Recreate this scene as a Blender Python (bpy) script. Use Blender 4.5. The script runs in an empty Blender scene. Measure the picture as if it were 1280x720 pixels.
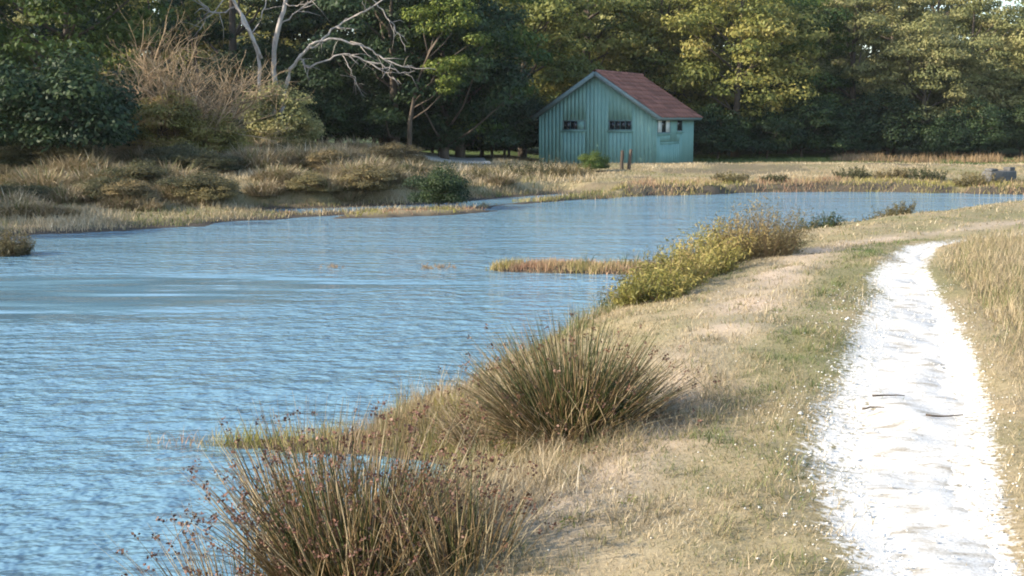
import bpy, math, random
import numpy as np
from mathutils import Vector, Matrix, Euler

# ------------------------------------------------------------------ camera, sky, sun, exposure
SC = bpy.context.scene
COL = SC.collection
R = math.radians

CAM_Z = 2.45
cam_d = bpy.data.cameras.new('camera')
cam = bpy.data.objects.new('camera', cam_d)
COL.objects.link(cam)
cam_d.sensor_width = 36.0
cam_d.lens = 36.0 * 1500 / 1280
cam_d.clip_start = 0.05
cam_d.clip_end = 3000
cam.location = (0, 0, CAM_Z)
cam.rotation_euler = (R(90) - math.atan(210 / 1500), 0, 0)
SC.camera = cam

SUN_AZ = (-1.0, -0.27)          # towards the sun, in plan
SUN_EL = R(25.5)
world = bpy.data.worlds.new('World')
SC.world = world
world.use_nodes = True
wn, wl = world.node_tree.nodes, world.node_tree.links
sky = wn.new('ShaderNodeTexSky')
sky.sky_type = 'NISHITA'
sky.sun_disc = False
sky.sun_elevation = SUN_EL
sky.sun_rotation = math.atan2(SUN_AZ[0], SUN_AZ[1])
sky.air_density = 1.0
sky.dust_density = 1.0
sky.ozone_density = 1.3
wl.new(sky.outputs[0], wn['Background'].inputs[0])
wn['Background'].inputs[1].default_value = 0.15

sun_d = bpy.data.lights.new('sun', 'SUN')
sun_d.energy = 3.7
sun_d.angle = R(0.53)
sun_d.color = (1.0, 0.89, 0.73)
sun = bpy.data.objects.new('sun', sun_d)
COL.objects.link(sun)
_h = math.hypot(*SUN_AZ)
sv = Vector((SUN_AZ[0] / _h * math.cos(SUN_EL), SUN_AZ[1] / _h * math.cos(SUN_EL), math.sin(SUN_EL)))
sun.rotation_euler = sv.to_track_quat('Z', 'Y').to_euler()
sun.location = (-30, -5, 25)

vs = SC.view_settings
vs.view_transform = 'Standard'
vs.look = 'None'
vs.exposure = 1.45
vs.gamma = 1.0
vs.use_curve_mapping = False
SC.render.engine = 'CYCLES'
SC.cycles.max_bounces = 6
SC.cycles.diffuse_bounces = 3
SC.cycles.transparent_max_bounces = 6
SC.cycles.filter_width = 1.9      # the photograph is a little soft

# ------------------------------------------------------------------ helpers
def tag(o, label=None, cat=None, group=None, kind=None):
    if label: o['label'] = label
    if cat: o['category'] = cat
    if group: o['group'] = group
    if kind: o['kind'] = kind
    return o

def link(name, me, mat=None, parent=None, loc=(0, 0, 0), rz=0.0):
    o = bpy.data.objects.new(name, me)
    COL.objects.link(o)
    if mat is not None and not me.materials:
        me.materials.append(mat)
    o.location = loc
    o.rotation_euler = (0, 0, rz)
    if parent is not None:
        o.parent = parent
    return o

def empty(name, loc, rz=0.0, s=1.0):
    o = bpy.data.objects.new(name, None)
    COL.objects.link(o)
    o.location = loc
    o.rotation_euler = (0, 0, rz)
    o.scale = (s, s, s)
    o.empty_display_size = 0.2
    return o

def mesh(name, verts, faces, attrs=None, smooth=False):
    """verts Nx3; faces: one MxK int array or a list of such arrays; attrs: dict of per-vertex floats"""
    verts = np.asarray(verts, dtype=np.float32)
    if not isinstance(faces, list): faces = [faces]
    faces = [np.asarray(f, dtype=np.int32) for f in faces if len(f)]
    loops = np.concatenate([f.ravel() for f in faces])
    tot = np.concatenate([np.full(len(f), f.shape[1], np.int32) for f in faces])
    start = np.concatenate([[0], np.cumsum(tot)[:-1]]).astype(np.int32)
    me = bpy.data.meshes.new(name)
    me.vertices.add(len(verts)); me.vertices.foreach_set('co', verts.ravel())
    me.loops.add(len(loops)); me.loops.foreach_set('vertex_index', loops)
    me.polygons.add(len(tot)); me.polygons.foreach_set('loop_start', start)
    if smooth: me.polygons.foreach_set('use_smooth', np.ones(len(tot), bool))
    for k, a in (attrs or {}).items():
        at = me.attributes.new(k, 'FLOAT', 'POINT')
        at.data.foreach_set('value', np.asarray(a, np.float32).ravel())
    me.update(calc_edges=True)
    return me

class Geo:
    """collects verts/faces/attribute of one mesh"""
    def __init__(s): s.v, s.f, s.a, s.n = [], [], [], 0
    def add(s, v, faces, rnd=0.5):
        v = np.asarray(v, float).reshape(-1, 3)
        if not isinstance(faces, list): faces = [faces]
        for f in faces: s.f.append(np.asarray(f, int) + s.n)
        s.v.append(v)
        s.a.append(np.broadcast_to(np.asarray(rnd, float).ravel() if np.ndim(rnd) else np.full(len(v), rnd), (len(v),)))
        s.n += len(v)
    def mesh(s, name, smooth=False):
        by = {}
        for f in s.f:
            if len(f): by.setdefault(f.shape[1], []).append(f)
        return mesh(name, np.concatenate(s.v), [np.concatenate(x) for x in by.values()], {'rnd': np.concatenate(s.a)}, smooth)
    def box(s, lo, hi, rnd=0.5):
        (x0, y0, z0), (x1, y1, z1) = lo, hi
        v = [(x0,y0,z0),(x1,y0,z0),(x1,y1,z0),(x0,y1,z0),(x0,y0,z1),(x1,y0,z1),(x1,y1,z1),(x0,y1,z1)]
        s.add(v, np.array([(0,3,2,1),(4,5,6,7),(0,1,5,4),(1,2,6,5),(2,3,7,6),(3,0,4,7)]), rnd)
    def tube(s, pts, rad, sides=6, rnd=0.5):
        pts = np.asarray(pts, float); n = len(pts)
        rad = np.broadcast_to(rad, (n,))
        d = np.gradient(pts, axis=0); d /= np.linalg.norm(d, axis=1)[:, None] + 1e-9
        ref = np.where(np.abs(d[:, 2:3]) > 0.9, np.array([[1., 0, 0]]), np.array([[0, 0, 1.]]))
        a = np.cross(d, ref); a /= np.linalg.norm(a, axis=1)[:, None] + 1e-9
        b = np.cross(d, a)
        th = np.linspace(0, 2 * np.pi, sides, endpoint=False)
        ring = pts[:, None, :] + rad[:, None, None] * (np.cos(th)[None, :, None] * a[:, None, :] + np.sin(th)[None, :, None] * b[:, None, :])
        i = np.arange(n - 1)[:, None] * sides; j = np.arange(sides)[None, :]; k = (j + 1) % sides
        f = np.stack([i + j, i + k, i + sides + k, i + sides + j], -1).reshape(-1, 4)
        caps = np.array([list(range(sides - 1, -1, -1)), [(n - 1) * sides + q for q in range(sides)]])
        s.add(ring.reshape(-1, 3), [f, caps], rnd)

def unit(a): return a / (np.linalg.norm(a, axis=-1, keepdims=True) + 1e-9)
def smooth(a): a = np.clip(a, 0, 1); return a * a * (3 - 2 * a)

_tab = np.random.default_rng(5).random((256, 256))
def vnoise(x, y):
    xi = np.floor(x).astype(int); yi = np.floor(y).astype(int)
    fx = smooth(x - xi); fy = smooth(y - yi)
    t = lambda i, j: _tab[i % 256, j % 256]
    return ((t(xi, yi) * (1 - fx) + t(xi + 1, yi) * fx) * (1 - fy) + (t(xi, yi + 1) * (1 - fx) + t(xi + 1, yi + 1) * fx) * fy)
def fbm(x, y, s, o=3):
    x = np.asarray(x, float); y = np.asarray(y, float)
    r = 0; a = 1; t = 0
    for k in range(o):
        r = r + a * vnoise(x * s + 17.3 * k, y * s + 31.7 * k); t += a; a *= 0.5; s *= 2.1
    return r / t

# ------------------------------------------------------------------ materials
def new_mat(name):
    m = bpy.data.materials.new(name); m.use_nodes = True
    nt = m.node_tree
    return m, nt.nodes, nt.links, nt.nodes['Principled BSDF']
def ramp(N, stops, interp='LINEAR'):
    r = N.new('ShaderNodeValToRGB'); cr = r.color_ramp; cr.interpolation = interp
    while len(cr.elements) > 1: cr.elements.remove(cr.elements[-1])
    cr.elements[0].position = stops[0][0]; cr.elements[0].color = (*stops[0][1], 1)
    for p, c in stops[1:]:
        e = cr.elements.new(p); e.color = (*c, 1)
    return r
def noise(N, L, scale, detail=4, rough=0.6, vec=None, sc=None):
    t = N.new('ShaderNodeTexNoise'); t.inputs['Scale'].default_value = scale
    t.inputs['Detail'].default_value = detail; t.inputs['Roughness'].default_value = rough
    if vec is not None:
        if sc:
            mp = N.new('ShaderNodeMapping'); mp.inputs['Scale'].default_value = sc
            L.new(vec, mp.inputs[0]); vec = mp.outputs[0]
        L.new(vec, t.inputs['Vector'])
    return t
def mixc(N, L, fac, a, b, blend='MIX'):
    m = N.new('ShaderNodeMix'); m.data_type = 'RGBA'; m.blend_type = blend
    for sock, v in ((m.inputs[0], fac), (m.inputs[6], a), (m.inputs[7], b)):
        if isinstance(v, (int, float)): sock.default_value = v
        elif isinstance(v, tuple): sock.default_value = (*v, 1)
        else: L.new(v, sock)
    return m.outputs[2]
def math_n(N, L, op, a, b=0.0, clamp=False):
    m = N.new('ShaderNodeMath'); m.operation = op; m.use_clamp = clamp
    for i, v in enumerate((a, b)):
        if isinstance(v, (int, float)): m.inputs[i].default_value = v
        else: L.new(v, m.inputs[i])
    return m.outputs[0]
def attr(N, name):
    a = N.new('ShaderNodeAttribute'); a.attribute_name = name; return a.outputs['Fac']

def leaf_mat(name, stops, var=0.16, trans=0.3, rough=0.55, spec=0.25):
    m, N, L, B = new_mat(name)
    r = ramp(N, stops); L.new(attr(N, 'rnd'), r.inputs[0])
    oi = N.new('ShaderNodeObjectInfo')
    hsv = N.new('ShaderNodeHueSaturation')
    mr = N.new('ShaderNodeMapRange'); mr.inputs[3].default_value = 1 - var; mr.inputs[4].default_value = 1 + var
    L.new(oi.outputs['Random'], mr.inputs[0]); L.new(mr.outputs[0], hsv.inputs['Value'])
    mh = N.new('ShaderNodeMapRange'); mh.inputs[3].default_value = 0.5 - var * 0.09; mh.inputs[4].default_value = 0.5 + var * 0.09
    pr = math_n(N, L, 'FRACT', math_n(N, L, 'MULTIPLY', oi.outputs['Random'], 7.31))
    L.new(pr, mh.inputs[0]); L.new(mh.outputs[0], hsv.inputs['Hue'])
    L.new(r.outputs[0], hsv.inputs['Color'])
    L.new(hsv.outputs[0], B.inputs['Base Color'])
    B.inputs['Roughness'].default_value = rough
    B.inputs['Specular IOR Level'].default_value = spec
    if trans:
        t = N.new('ShaderNodeBsdfTranslucent'); L.new(hsv.outputs[0], t.inputs[0])
        mx = N.new('ShaderNodeMixShader'); mx.inputs[0].default_value = trans
        L.new(B.outputs[0], mx.inputs[1]); L.new(t.outputs[0], mx.inputs[2])
        L.new(mx.outputs[0], N['Material Output'].inputs[0])
    return m

def simple_mat(name, c1, c2, scale=8, rough=0.8, stretch=None, bump=0.0, spec=0.3, detail=5, var=0.13):
    m, N, L, B = new_mat(name)
    tc = N.new('ShaderNodeTexCoord')
    n = noise(N, L, scale, detail, 0.65, tc.outputs['Object'], stretch)
    r = ramp(N, [(0.3, c1), (0.7, c2)]); L.new(n.outputs[0], r.inputs[0])
    oi = N.new('ShaderNodeObjectInfo')
    mr = N.new('ShaderNodeMapRange'); mr.inputs[3].default_value = 1 - var; mr.inputs[4].default_value = 1 + var
    L.new(oi.outputs['Random'], mr.inputs[0])
    h = N.new('ShaderNodeHueSaturation'); L.new(mr.outputs[0], h.inputs['Value']); L.new(r.outputs[0], h.inputs['Color'])
    L.new(h.outputs[0], B.inputs['Base Color'])
    B.inputs['Roughness'].default_value = rough
    B.inputs['Specular IOR Level'].default_value = spec
    if bump:
        b = N.new('ShaderNodeBump'); b.inputs['Strength'].default_value = bump; b.inputs['Distance'].default_value = 0.02
        L.new(n.outputs[0], b.inputs['Height']); L.new(b.outputs[0], B.inputs['Normal'])
    return m

M = {}
M['oak'] = leaf_mat('oak_leaves', [(0, (0.06, 0.085, 0.025)), (0.35, (0.15, 0.165, 0.04)), (0.7, (0.265, 0.25, 0.065)), (1, (0.35, 0.28, 0.09))], 0.2, 0.38)
M['grey_oak'] = leaf_mat('grey_green_leaves', [(0, (0.095, 0.12, 0.05)), (0.5, (0.235, 0.24, 0.09)), (0.85, (0.34, 0.32, 0.13)), (1, (0.4, 0.33, 0.17))], 0.16, 0.38)
M['dark_leaf'] = leaf_mat('dark_evergreen_leaves', [(0, (0.015, 0.03, 0.014)), (0.6, (0.035, 0.06, 0.022)), (1, (0.07, 0.095, 0.03))], 0.15)
M['green_leaf'] = leaf_mat('mid_green_leaves', [(0, (0.025, 0.055, 0.015)), (0.5, (0.07, 0.12, 0.025)), (1, (0.16, 0.19, 0.04))], 0.15, 0.35)
M['bright_leaf'] = leaf_mat('fresh_green_leaves', [(0, (0.055, 0.085, 0.015)), (0.6, (0.135, 0.17, 0.028)), (1, (0.24, 0.245, 0.05))], 0.1)
M['marsh'] = leaf_mat('marsh_shrub_leaves', [(0, (0.08, 0.085, 0.028)), (0.4, (0.19, 0.175, 0.042)), (0.7, (0.31, 0.26, 0.08)), (1, (0.4, 0.25, 0.12))], 0.06)
M['olive_shrub'] = leaf_mat('olive_brown_shrub_leaves', [(0, (0.06, 0.055, 0.03)), (0.5, (0.17, 0.14, 0.06)), (1, (0.32, 0.24, 0.11))], 0.1)
M['dull_scrub'] = leaf_mat('dull_scrub_leaves', [(0, (0.03, 0.04, 0.02)), (0.5, (0.075, 0.08, 0.035)), (1, (0.15, 0.13, 0.06))], 0.12)
M['red_marsh'] = leaf_mat('red_glasswort', [(0, (0.22, 0.21, 0.045)), (0.3, (0.31, 0.27, 0.09)), (0.6, (0.4, 0.3, 0.17)), (0.85, (0.36, 0.21, 0.13)), (1, (0.22, 0.13, 0.08))], 0.08)
M['rush'] = leaf_mat('rush_stems', [(0, (0.03, 0.052, 0.018)), (0.4, (0.08, 0.09, 0.03)), (0.62, (0.16, 0.105, 0.05)), (0.82, (0.29, 0.2, 0.11)), (1, (0.46, 0.37, 0.23))], 0.05, 0.15, 0.5)
M['seed'] = leaf_mat('rush_seed_heads', [(0, (0.06, 0.03, 0.02)), (0.6, (0.12, 0.055, 0.035)), (1, (0.2, 0.11, 0.075))], 0.05, 0.1)
M['straw'] = leaf_mat('dry_grass_blades', [(0, (0.09, 0.125, 0.035)), (0.2, (0.17, 0.17, 0.065)), (0.36, (0.255, 0.2, 0.11)), (0.58, (0.385, 0.3, 0.185)), (0.85, (0.51, 0.425, 0.29)), (1, (0.64, 0.57, 0.43))], 0.04, 0.2, 0.6)
M['twig'] = leaf_mat('bare_pinkish_twigs', [(0, (0.13, 0.09, 0.05)), (0.5, (0.27, 0.185, 0.105)), (1, (0.42, 0.32, 0.2))], 0.05, 0.0, 0.7)
M['reed'] = leaf_mat('russet_reeds', [(0, (0.09, 0.065, 0.035)), (0.5, (0.2, 0.13, 0.07)), (1, (0.34, 0.24, 0.13))], 0.05, 0.1, 0.7)
M['bark'] = simple_mat('rough_bark', (0.05, 0.04, 0.03), (0.13, 0.1, 0.075), 6, 0.9, (1, 1, 0.25), 0.6)
M['dead_bark'] = simple_mat('bleached_dead_wood', (0.2, 0.17, 0.145), (0.46, 0.41, 0.36), 5, 0.8, (1, 1, 0.4), 0.4)
M['post'] = simple_mat('weathered_post_wood', (0.045, 0.035, 0.028), (0.12, 0.09, 0.065), 14, 0.9, (1, 1, 0.15), 0.6)
M['concrete'] = simple_mat('weathered_concrete', (0.06, 0.06, 0.058), (0.13, 0.125, 0.115), 5, 0.9, None, 0.5)
M['plank'] = simple_mat('faded_teal_paint', (0.18, 0.335, 0.295), (0.245, 0.41, 0.36), 1.3, 0.8, (1.2, 1.2, 0.7), 0.1, 0.2, var=0.025)
M['core'] = simple_mat('dark_wall_lining', (0.05, 0.09, 0.085), (0.08, 0.12, 0.11), 3, 0.9)
M['barge'] = simple_mat('weathered_grey_blue_board', (0.13, 0.19, 0.19), (0.22, 0.28, 0.275), 4, 0.8, (1, 3, 3), 0.2)
M['tile'] = simple_mat('clay_roof_tile', (0.15, 0.062, 0.045), (0.3, 0.125, 0.085), 4, 0.85, None, 0.25, var=0.28)
M['frame'] = simple_mat('window_frame_paint', (0.1, 0.17, 0.17), (0.17, 0.25, 0.24), 5, 0.7)
M['sky_pale'] = simple_mat('pale_sky_reflection', (0.62, 0.64, 0.6), (0.8, 0.8, 0.76), 6, 0.6)  # sky reflected in the side window panes, put into a white colour
M['stone'] = simple_mat('white_chalk_pebble', (0.5, 0.47, 0.41), (0.82, 0.8, 0.74), 40, 0.9)

m, N, L, B = new_mat('dark_window_glass')
B.inputs['Base Color'].default_value = (0.012, 0.016, 0.02, 1); B.inputs['Roughness'].default_value = 0.12
M['glass'] = m

# water: wind ripples over a muddy bottom; the slope of the waves is taken by differences, so far ripples stay rough
wg = bpy.data.node_groups.new('wave_height', 'ShaderNodeTree')
wg.interface.new_socket('Vector', in_out='INPUT', socket_type='NodeSocketVector')
wg.interface.new_socket('Height', in_out='OUTPUT', socket_type='NodeSocketFloat')
N, L = wg.nodes, wg.links
gi = N.new('NodeGroupInput'); go = N.new('NodeGroupOutput'); P3 = gi.outputs[0]
w1 = noise(N, L, 3.4, 3, 0.55, P3, (0.95, 1.4, 1))
w2 = noise(N, L, 14.0, 2, 0.5, P3, (0.8, 1.2, 1))
w3 = noise(N, L, 0.5, 2, 0.5, P3, (0.45, 1.7, 1))
calm = noise(N, L, 0.13, 3, 0.55, P3, (0.3, 1.8, 1))
cr = ramp(N, [(0.2, (0.04, 0.04, 0.04)), (0.36, (0.65, 0.65, 0.65)), (0.52, (1, 1, 1))])
sx = N.new('ShaderNodeSeparateXYZ'); L.new(P3, sx.inputs[0])      # a lull in the lee of the left shore
qx = math_n(N, L, 'POWER', math_n(N, L, 'ABSOLUTE', math_n(N, L, 'DIVIDE', math_n(N, L, 'ADD', sx.outputs[0], 7.5), 5.0)), 2.0)
qy = math_n(N, L, 'POWER', math_n(N, L, 'ABSOLUTE', math_n(N, L, 'DIVIDE', math_n(N, L, 'SUBTRACT', sx.outputs[1], 16.6), 2.3)), 2.0)
lull = math_n(N, L, 'DIVIDE', 0.42, math_n(N, L, 'ADD', 1.0, math_n(N, L, 'POWER', math_n(N, L, 'ADD', qx, qy), 2.0)))
L.new(math_n(N, L, 'SUBTRACT', calm.outputs[0], lull), cr.inputs[0])
h = math_n(N, L, 'ADD', math_n(N, L, 'MULTIPLY', w1.outputs[0], 0.1), math_n(N, L, 'MULTIPLY', w2.outputs[0], 0.008))
h = math_n(N, L, 'MULTIPLY', h, cr.outputs[0])
h = math_n(N, L, 'ADD', h, math_n(N, L, 'MULTIPLY', w3.outputs[0], 0.12))
L.new(h, go.inputs[0])
m, N, L, B = new_mat('rippled_water')
tc = N.new('ShaderNodeTexCoord'); P3 = tc.outputs['Object']
def wave(off):
    g = N.new('ShaderNodeGroup'); g.node_tree = wg
    ad = N.new('ShaderNodeVectorMath'); ad.operation = 'ADD'; ad.inputs[1].default_value = off
    L.new(P3, ad.inputs[0]); L.new(ad.outputs[0], g.inputs[0]); return g.outputs[0]
EPS = 0.012
h0, hx, hy = wave((0, 0, 0)), wave((EPS, 0, 0)), wave((0, EPS, 0))
cx_ = N.new('ShaderNodeCombineXYZ'); cx_.inputs[2].default_value = 1.0
L.new(math_n(N, L, 'DIVIDE', math_n(N, L, 'SUBTRACT', h0, hx), EPS), cx_.inputs[0])
L.new(math_n(N, L, 'DIVIDE', math_n(N, L, 'SUBTRACT', h0, hy), EPS), cx_.inputs[1])
nm = N.new('ShaderNodeVectorMath'); nm.operation = 'NORMALIZE'; L.new(cx_.outputs[0], nm.inputs[0])
L.new(nm.outputs[0], B.inputs['Normal'])
B.inputs['Base Color'].default_value = (0.13, 0.235, 0.295, 1)
B.inputs['Roughness'].default_value = 0.06
B.inputs['IOR'].default_value = 1.333
M['water'] = m

# ground: dry turf, soil, mud at the water line, chalk dust along the path
m, N, L, B = new_mat('dry_turf_ground')
tc = N.new('ShaderNodeTexCoord'); P3 = tc.outputs['Object']
n1 = noise(N, L, 0.7, 5, 0.6, P3); n2 = noise(N, L, 22, 5, 0.7, P3); n3 = noise(N, L, 130, 3, 0.7, P3)
r1 = ramp(N, [(0.28, (0.2, 0.155, 0.085)), (0.5, (0.33, 0.26, 0.155)), (0.75, (0.43, 0.345, 0.23))]); L.new(n2.outputs[0], r1.inputs[0])
r2 = ramp(N, [(0.45, (0.16, 0.16, 0.06)), (0.62, (0.31, 0.245, 0.14))]); L.new(n1.outputs[0], r2.inputs[0])
c = mixc(N, L, 0.4, r1.outputs[0], r2.outputs[0])
c = mixc(N, L, attr(N, 'bare'), c, (0.46, 0.36, 0.27))
c = mixc(N, L, attr(N, 'green'), c, (0.075, 0.105, 0.035))
ck = math_n(N, L, 'ADD', attr(N, 'chalk'), math_n(N, L, 'MULTIPLY', math_n(N, L, 'SUBTRACT', n2.outputs[0], 0.5), 1.6))
ckr = ramp(N, [(0.42, (0, 0, 0)), (0.66, (1, 1, 1))]); L.new(ck, ckr.inputs[0])
c = mixc(N, L, attr(N, 'mud'), c, (0.075, 0.062, 0.048))
sp = ramp(N, [(0.3, (0.62, 0.62, 0.62)), (0.6, (1.1, 1.1, 1.1))]); L.new(n3.outputs[0], sp.inputs[0])
c = mixc(N, L, 1.0, c, sp.outputs[0], 'MULTIPLY')
c = mixc(N, L, ckr.outputs[0], c, (0.62, 0.59, 0.53))
L.new(c, B.inputs['Base Color']); B.inputs['Roughness'].default_value = 0.95; B.inputs['Specular IOR Level'].default_value = 0.1
bp = N.new('ShaderNodeBump'); bp.inputs['Strength'].default_value = 0.4; bp.inputs['Distance'].default_value = 0.03
L.new(math_n(N, L, 'ADD', n2.outputs[0], math_n(N, L, 'MULTIPLY', n3.outputs[0], 0.4)), bp.inputs['Height']); L.new(bp.outputs[0], B.inputs['Normal'])
M['ground'] = m

m, N, L, B = new_mat('white_chalk_gravel')
tc = N.new('ShaderNodeTexCoord'); P3 = tc.outputs['Object']
n1 = noise(N, L, 60, 5, 0.75, P3); n2 = noise(N, L, 5, 5, 0.6, P3, (1, 2.2, 1))
r1 = ramp(N, [(0.3, (0.3, 0.275, 0.235)), (0.43, (0.5, 0.48, 0.435)), (0.66, (0.66, 0.645, 0.605))]); L.new(n1.outputs[0], r1.inputs[0])
r2 = ramp(N, [(0.34, (0.62, 0.57, 0.49)), (0.5, (1, 1, 1))]); L.new(n2.outputs[0], r2.inputs[0])
c = mixc(N, L, 1.0, r1.outputs[0], r2.outputs[0], 'MULTIPLY')
L.new(c, B.inputs['Base Color']); B.inputs['Roughness'].default_value = 0.95; B.inputs['Specular IOR Level'].default_value = 0.1
bp = N.new('ShaderNodeBump'); bp.inputs['Strength'].default_value = 0.35; bp.inputs['Distance'].default_value = 0.012
L.new(n1.outputs[0], bp.inputs['Height']); L.new(bp.outputs[0], B.inputs['Normal'])
M['path'] = m

# ------------------------------------------------------------------ the lie of the land
NEAR_SHORE = [(-3.4, -14), (-2.2, -4), (-1.75, 0), (-1.5, 4), (-1.25, 5.4), (-0.75, 6.9), (-0.38, 7.7), (-0.55, 8.15), (-1.1, 8.6),
              (-1.0, 9.25), (-0.45, 9.7), (-0.1, 10.6), (0.5, 12.2), (1.0, 13.6), (1.6, 15.5), (2.3, 17.6), (3.4, 19.6), (5.0, 21.6),
              (7.6, 24.2), (10.4, 27.2), (15.5, 31.6), (24, 37), (45, 46)]
FAR_EDGE = [(60, 38), (30, 29.5), (19, 24.5), (13.2, 18.6), (10.2, 15.6), (8.2, 12.6), (6.6, 9), (5.2, 4), (4.2, 0), (3.6, -14)]
DIKE = np.array(NEAR_SHORE + FAR_EDGE)
BANK = np.array([(-700, 900), (-700, -60), (-45, -60), (-32, -6), (-22, 12), (-15, 21), (-10.8, 25.1), (-9.5, 26.4), (-8, 27.4), (-6.6, 28.9), (-5.6, 30.3),
                 (-4.5, 30.9), (-2.6, 31.8), (-0.9, 32.8), (0, 34.7), (2, 37.1), (4.1, 38.7), (7, 40.4), (9.9, 41.3), (12.6, 41.3), (17, 40), (24, 45), (44, 54), (90, 70), (700, 90), (700, 900)])
LAGOON = np.array([(-6.4, 31.4), (-4.0, 31.9), (-1.4, 33.6), (0.9, 37.0), (2.6, 39.4), (1.6, 40.4), (-0.6, 37.6), (-2.6, 35.2), (-5.0, 33.6), (-6.8, 33.2)])
SPIT_NEAR = np.array([(-2.75, 8.92), (-2.1, 8.7), (-1.3, 8.6), (-0.8, 8.6), (-0.8, 9.3), (-1.5, 9.15), (-2.2, 9.05)])
SPIT_MID = np.array([(-0.35, 19.5), (0.6, 19.2), (1.7, 19.0), (2.8, 18.3), (3.4, 19.4), (2.2, 20.0), (0.8, 20.1), (-0.1, 19.9)])
SPIT_LEFT = np.array([(-4.6, 30.0), (-3.2, 30.4), (-1.6, 31.2), (-0.4, 32.6), (-2.2, 32.4), (-4.0, 31.3)])
ISLETS = [(-9.3, 21.9, 0.3, 0.06), (-1.25, 19.9, 0.30, -0.02), (-3.0, 20.0, 0.22, -0.02)]
PATH_L = [(-0.55, -3), (0.35, 0), (1.05, 3), (1.36, 4.2), (1.44, 4.92), (1.58, 5.92), (1.93, 6.98), (2.39, 8.18), (2.88, 9.47), (3.37, 10.98), (3.95, 12.71), (5.2, 15.6), (6.8, 17.0), (9.4, 19.3), (14, 23.4), (20, 28.4)]
PATH_R = [(0.2, -3), (1.05, 0), (1.6, 3), (1.84, 4.2), (2.07, 4.92), (2.43, 5.92), (2.80, 6.98), (3.17, 8.18), (3.57, 9.47), (4.0, 10.98), (4.40, 12.71), (5.5, 15.6), (7.1, 16.9), (9.9, 19.0), (14.4, 23.0), (20.4, 28.0)]
PL, PR = np.array(PATH_L), np.array(PATH_R)

def sdf(poly, x, y):
    """signed distance, positive inside"""
    x = np.asarray(x, float); y = np.asarray(y, float)
    d2 = np.full(x.shape, 1e18); ins = np.zeros(x.shape, bool)
    for (ax, ay), (bx, by) in zip(poly, np.roll(poly, -1, 0)):
        ex, ey = bx - ax, by - ay
        t = np.clip(((x - ax) * ex + (y - ay) * ey) / (ex * ex + ey * ey), 0, 1)
        d2 = np.minimum(d2, (x - ax - t * ex) ** 2 + (y - ay - t * ey) ** 2)
        c = (ay > y) != (by > y)
        ins ^= c & (x < ex * (y - ay) / (ey if ey else 1e-9) + ax)
    d = np.sqrt(d2)
    return np.where(ins, d, -d)

def path_off(x, y):
    """signed across-path offset: 0 centre, |1| at the edges; plus distance in metres from the nearer edge (negative inside)"""
    y = np.asarray(y, float)
    l = np.interp(y, PL[:, 1], PL[:, 0]); r = np.interp(y, PR[:, 1], PR[:, 0])
    k = 1 / np.sqrt(1 + 0.35 ** 2)
    return np.where(x < (l + r) / 2, l - x, x - r) * k

def height(x, y, detail=True):
    x = np.asarray(x, float); y = np.asarray(y, float)
    wob = (fbm(x, y, 0.9, 2) - 0.5) * 0.5
    a = sdf(DIKE, x, y) + wob
    hA = np.where(a > 0, 0.84 * (1 - np.exp(-np.maximum(a, 0) / 0.72)), -0.75 * (1 - np.exp(np.minimum(a, 0) / 0.9)))
    b = sdf(BANK, x, y) + wob * 2.2
    left = smooth((-2.0 - x) / 5.0)
    top = 0.5 + 0.75 * left * smooth((y - 30) / 8) * smooth((75 - y) / 20)
    hB = np.where(b > 0, top * (1 - np.exp(-np.maximum(b, 0) / (3.2 + 2.5 * left))), -0.75 * (1 - np.exp(np.minimum(b, 0) / 1.2)))
    cut = 0.2 * smooth((x - 1.0) / 3) * smooth(b / 0.35) * smooth((b + 0.05) / 0.1)
    hB = np.where(b > 0, np.maximum(hB, hB * 0.75 + cut), hB)
    back = smooth((y - 50.8) / 4.5) * smooth((x + 0.6) / 2.5)
    hB = np.where(b > 0, hB * (1 - 0.58 * back), hB)
    ridge = np.exp(-((y - 49.6 - 0.05 * (x - 6)) / 1.7) ** 2) * smooth((x + 1.0) / 3) * 0.1
    hB = hB + ridge
    lg = sdf(LAGOON, x, y)
    hB = np.where(lg > -1.2, np.minimum(hB, -0.13 * lg + smooth((-0.6 - lg) / 0.6) * 0.3 * (y > 33 + 0.6 * np.maximum(x + 2, 0))), hB)
    hS = np.full(x.shape, -9.0)
    for sp, top_s in ((SPIT_NEAR, 0.07), (SPIT_MID, 0.06), (SPIT_LEFT, 0.08)):
        s = sdf(sp, x, y) + wob * 0.25
        hS = np.maximum(hS, np.where(s > 0, top_s * (1 - np.exp(-s / 0.15)), s * 0.35))
    for ix, iy, ir, ih in ISLETS:
        hS = np.maximum(hS, ih - 0.35 * np.maximum(np.hypot((x - ix) / 1.6, y - iy) - ir * 0.5, 0.0))
    h = np.maximum(np.maximum(hA, hB), np.maximum(hS, -0.75))
    if detail:
        land = smooth((h + 0.1) / 0.25)
        po = path_off(x, y)
        h = h + land * ((fbm(x, y, 0.45, 3) - 0.5) * 0.16 + (fbm(x, y, 3.1, 2) - 0.5) * 0.06 * smooth((60 - y) / 30))
        h = h - 0.05 * smooth((0.25 - po) / 0.4) * (y < 30) * (hA > 0.2)
    return h

def hz(x, y): return float(height(np.array([x]), np.array([y]))[0])

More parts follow.
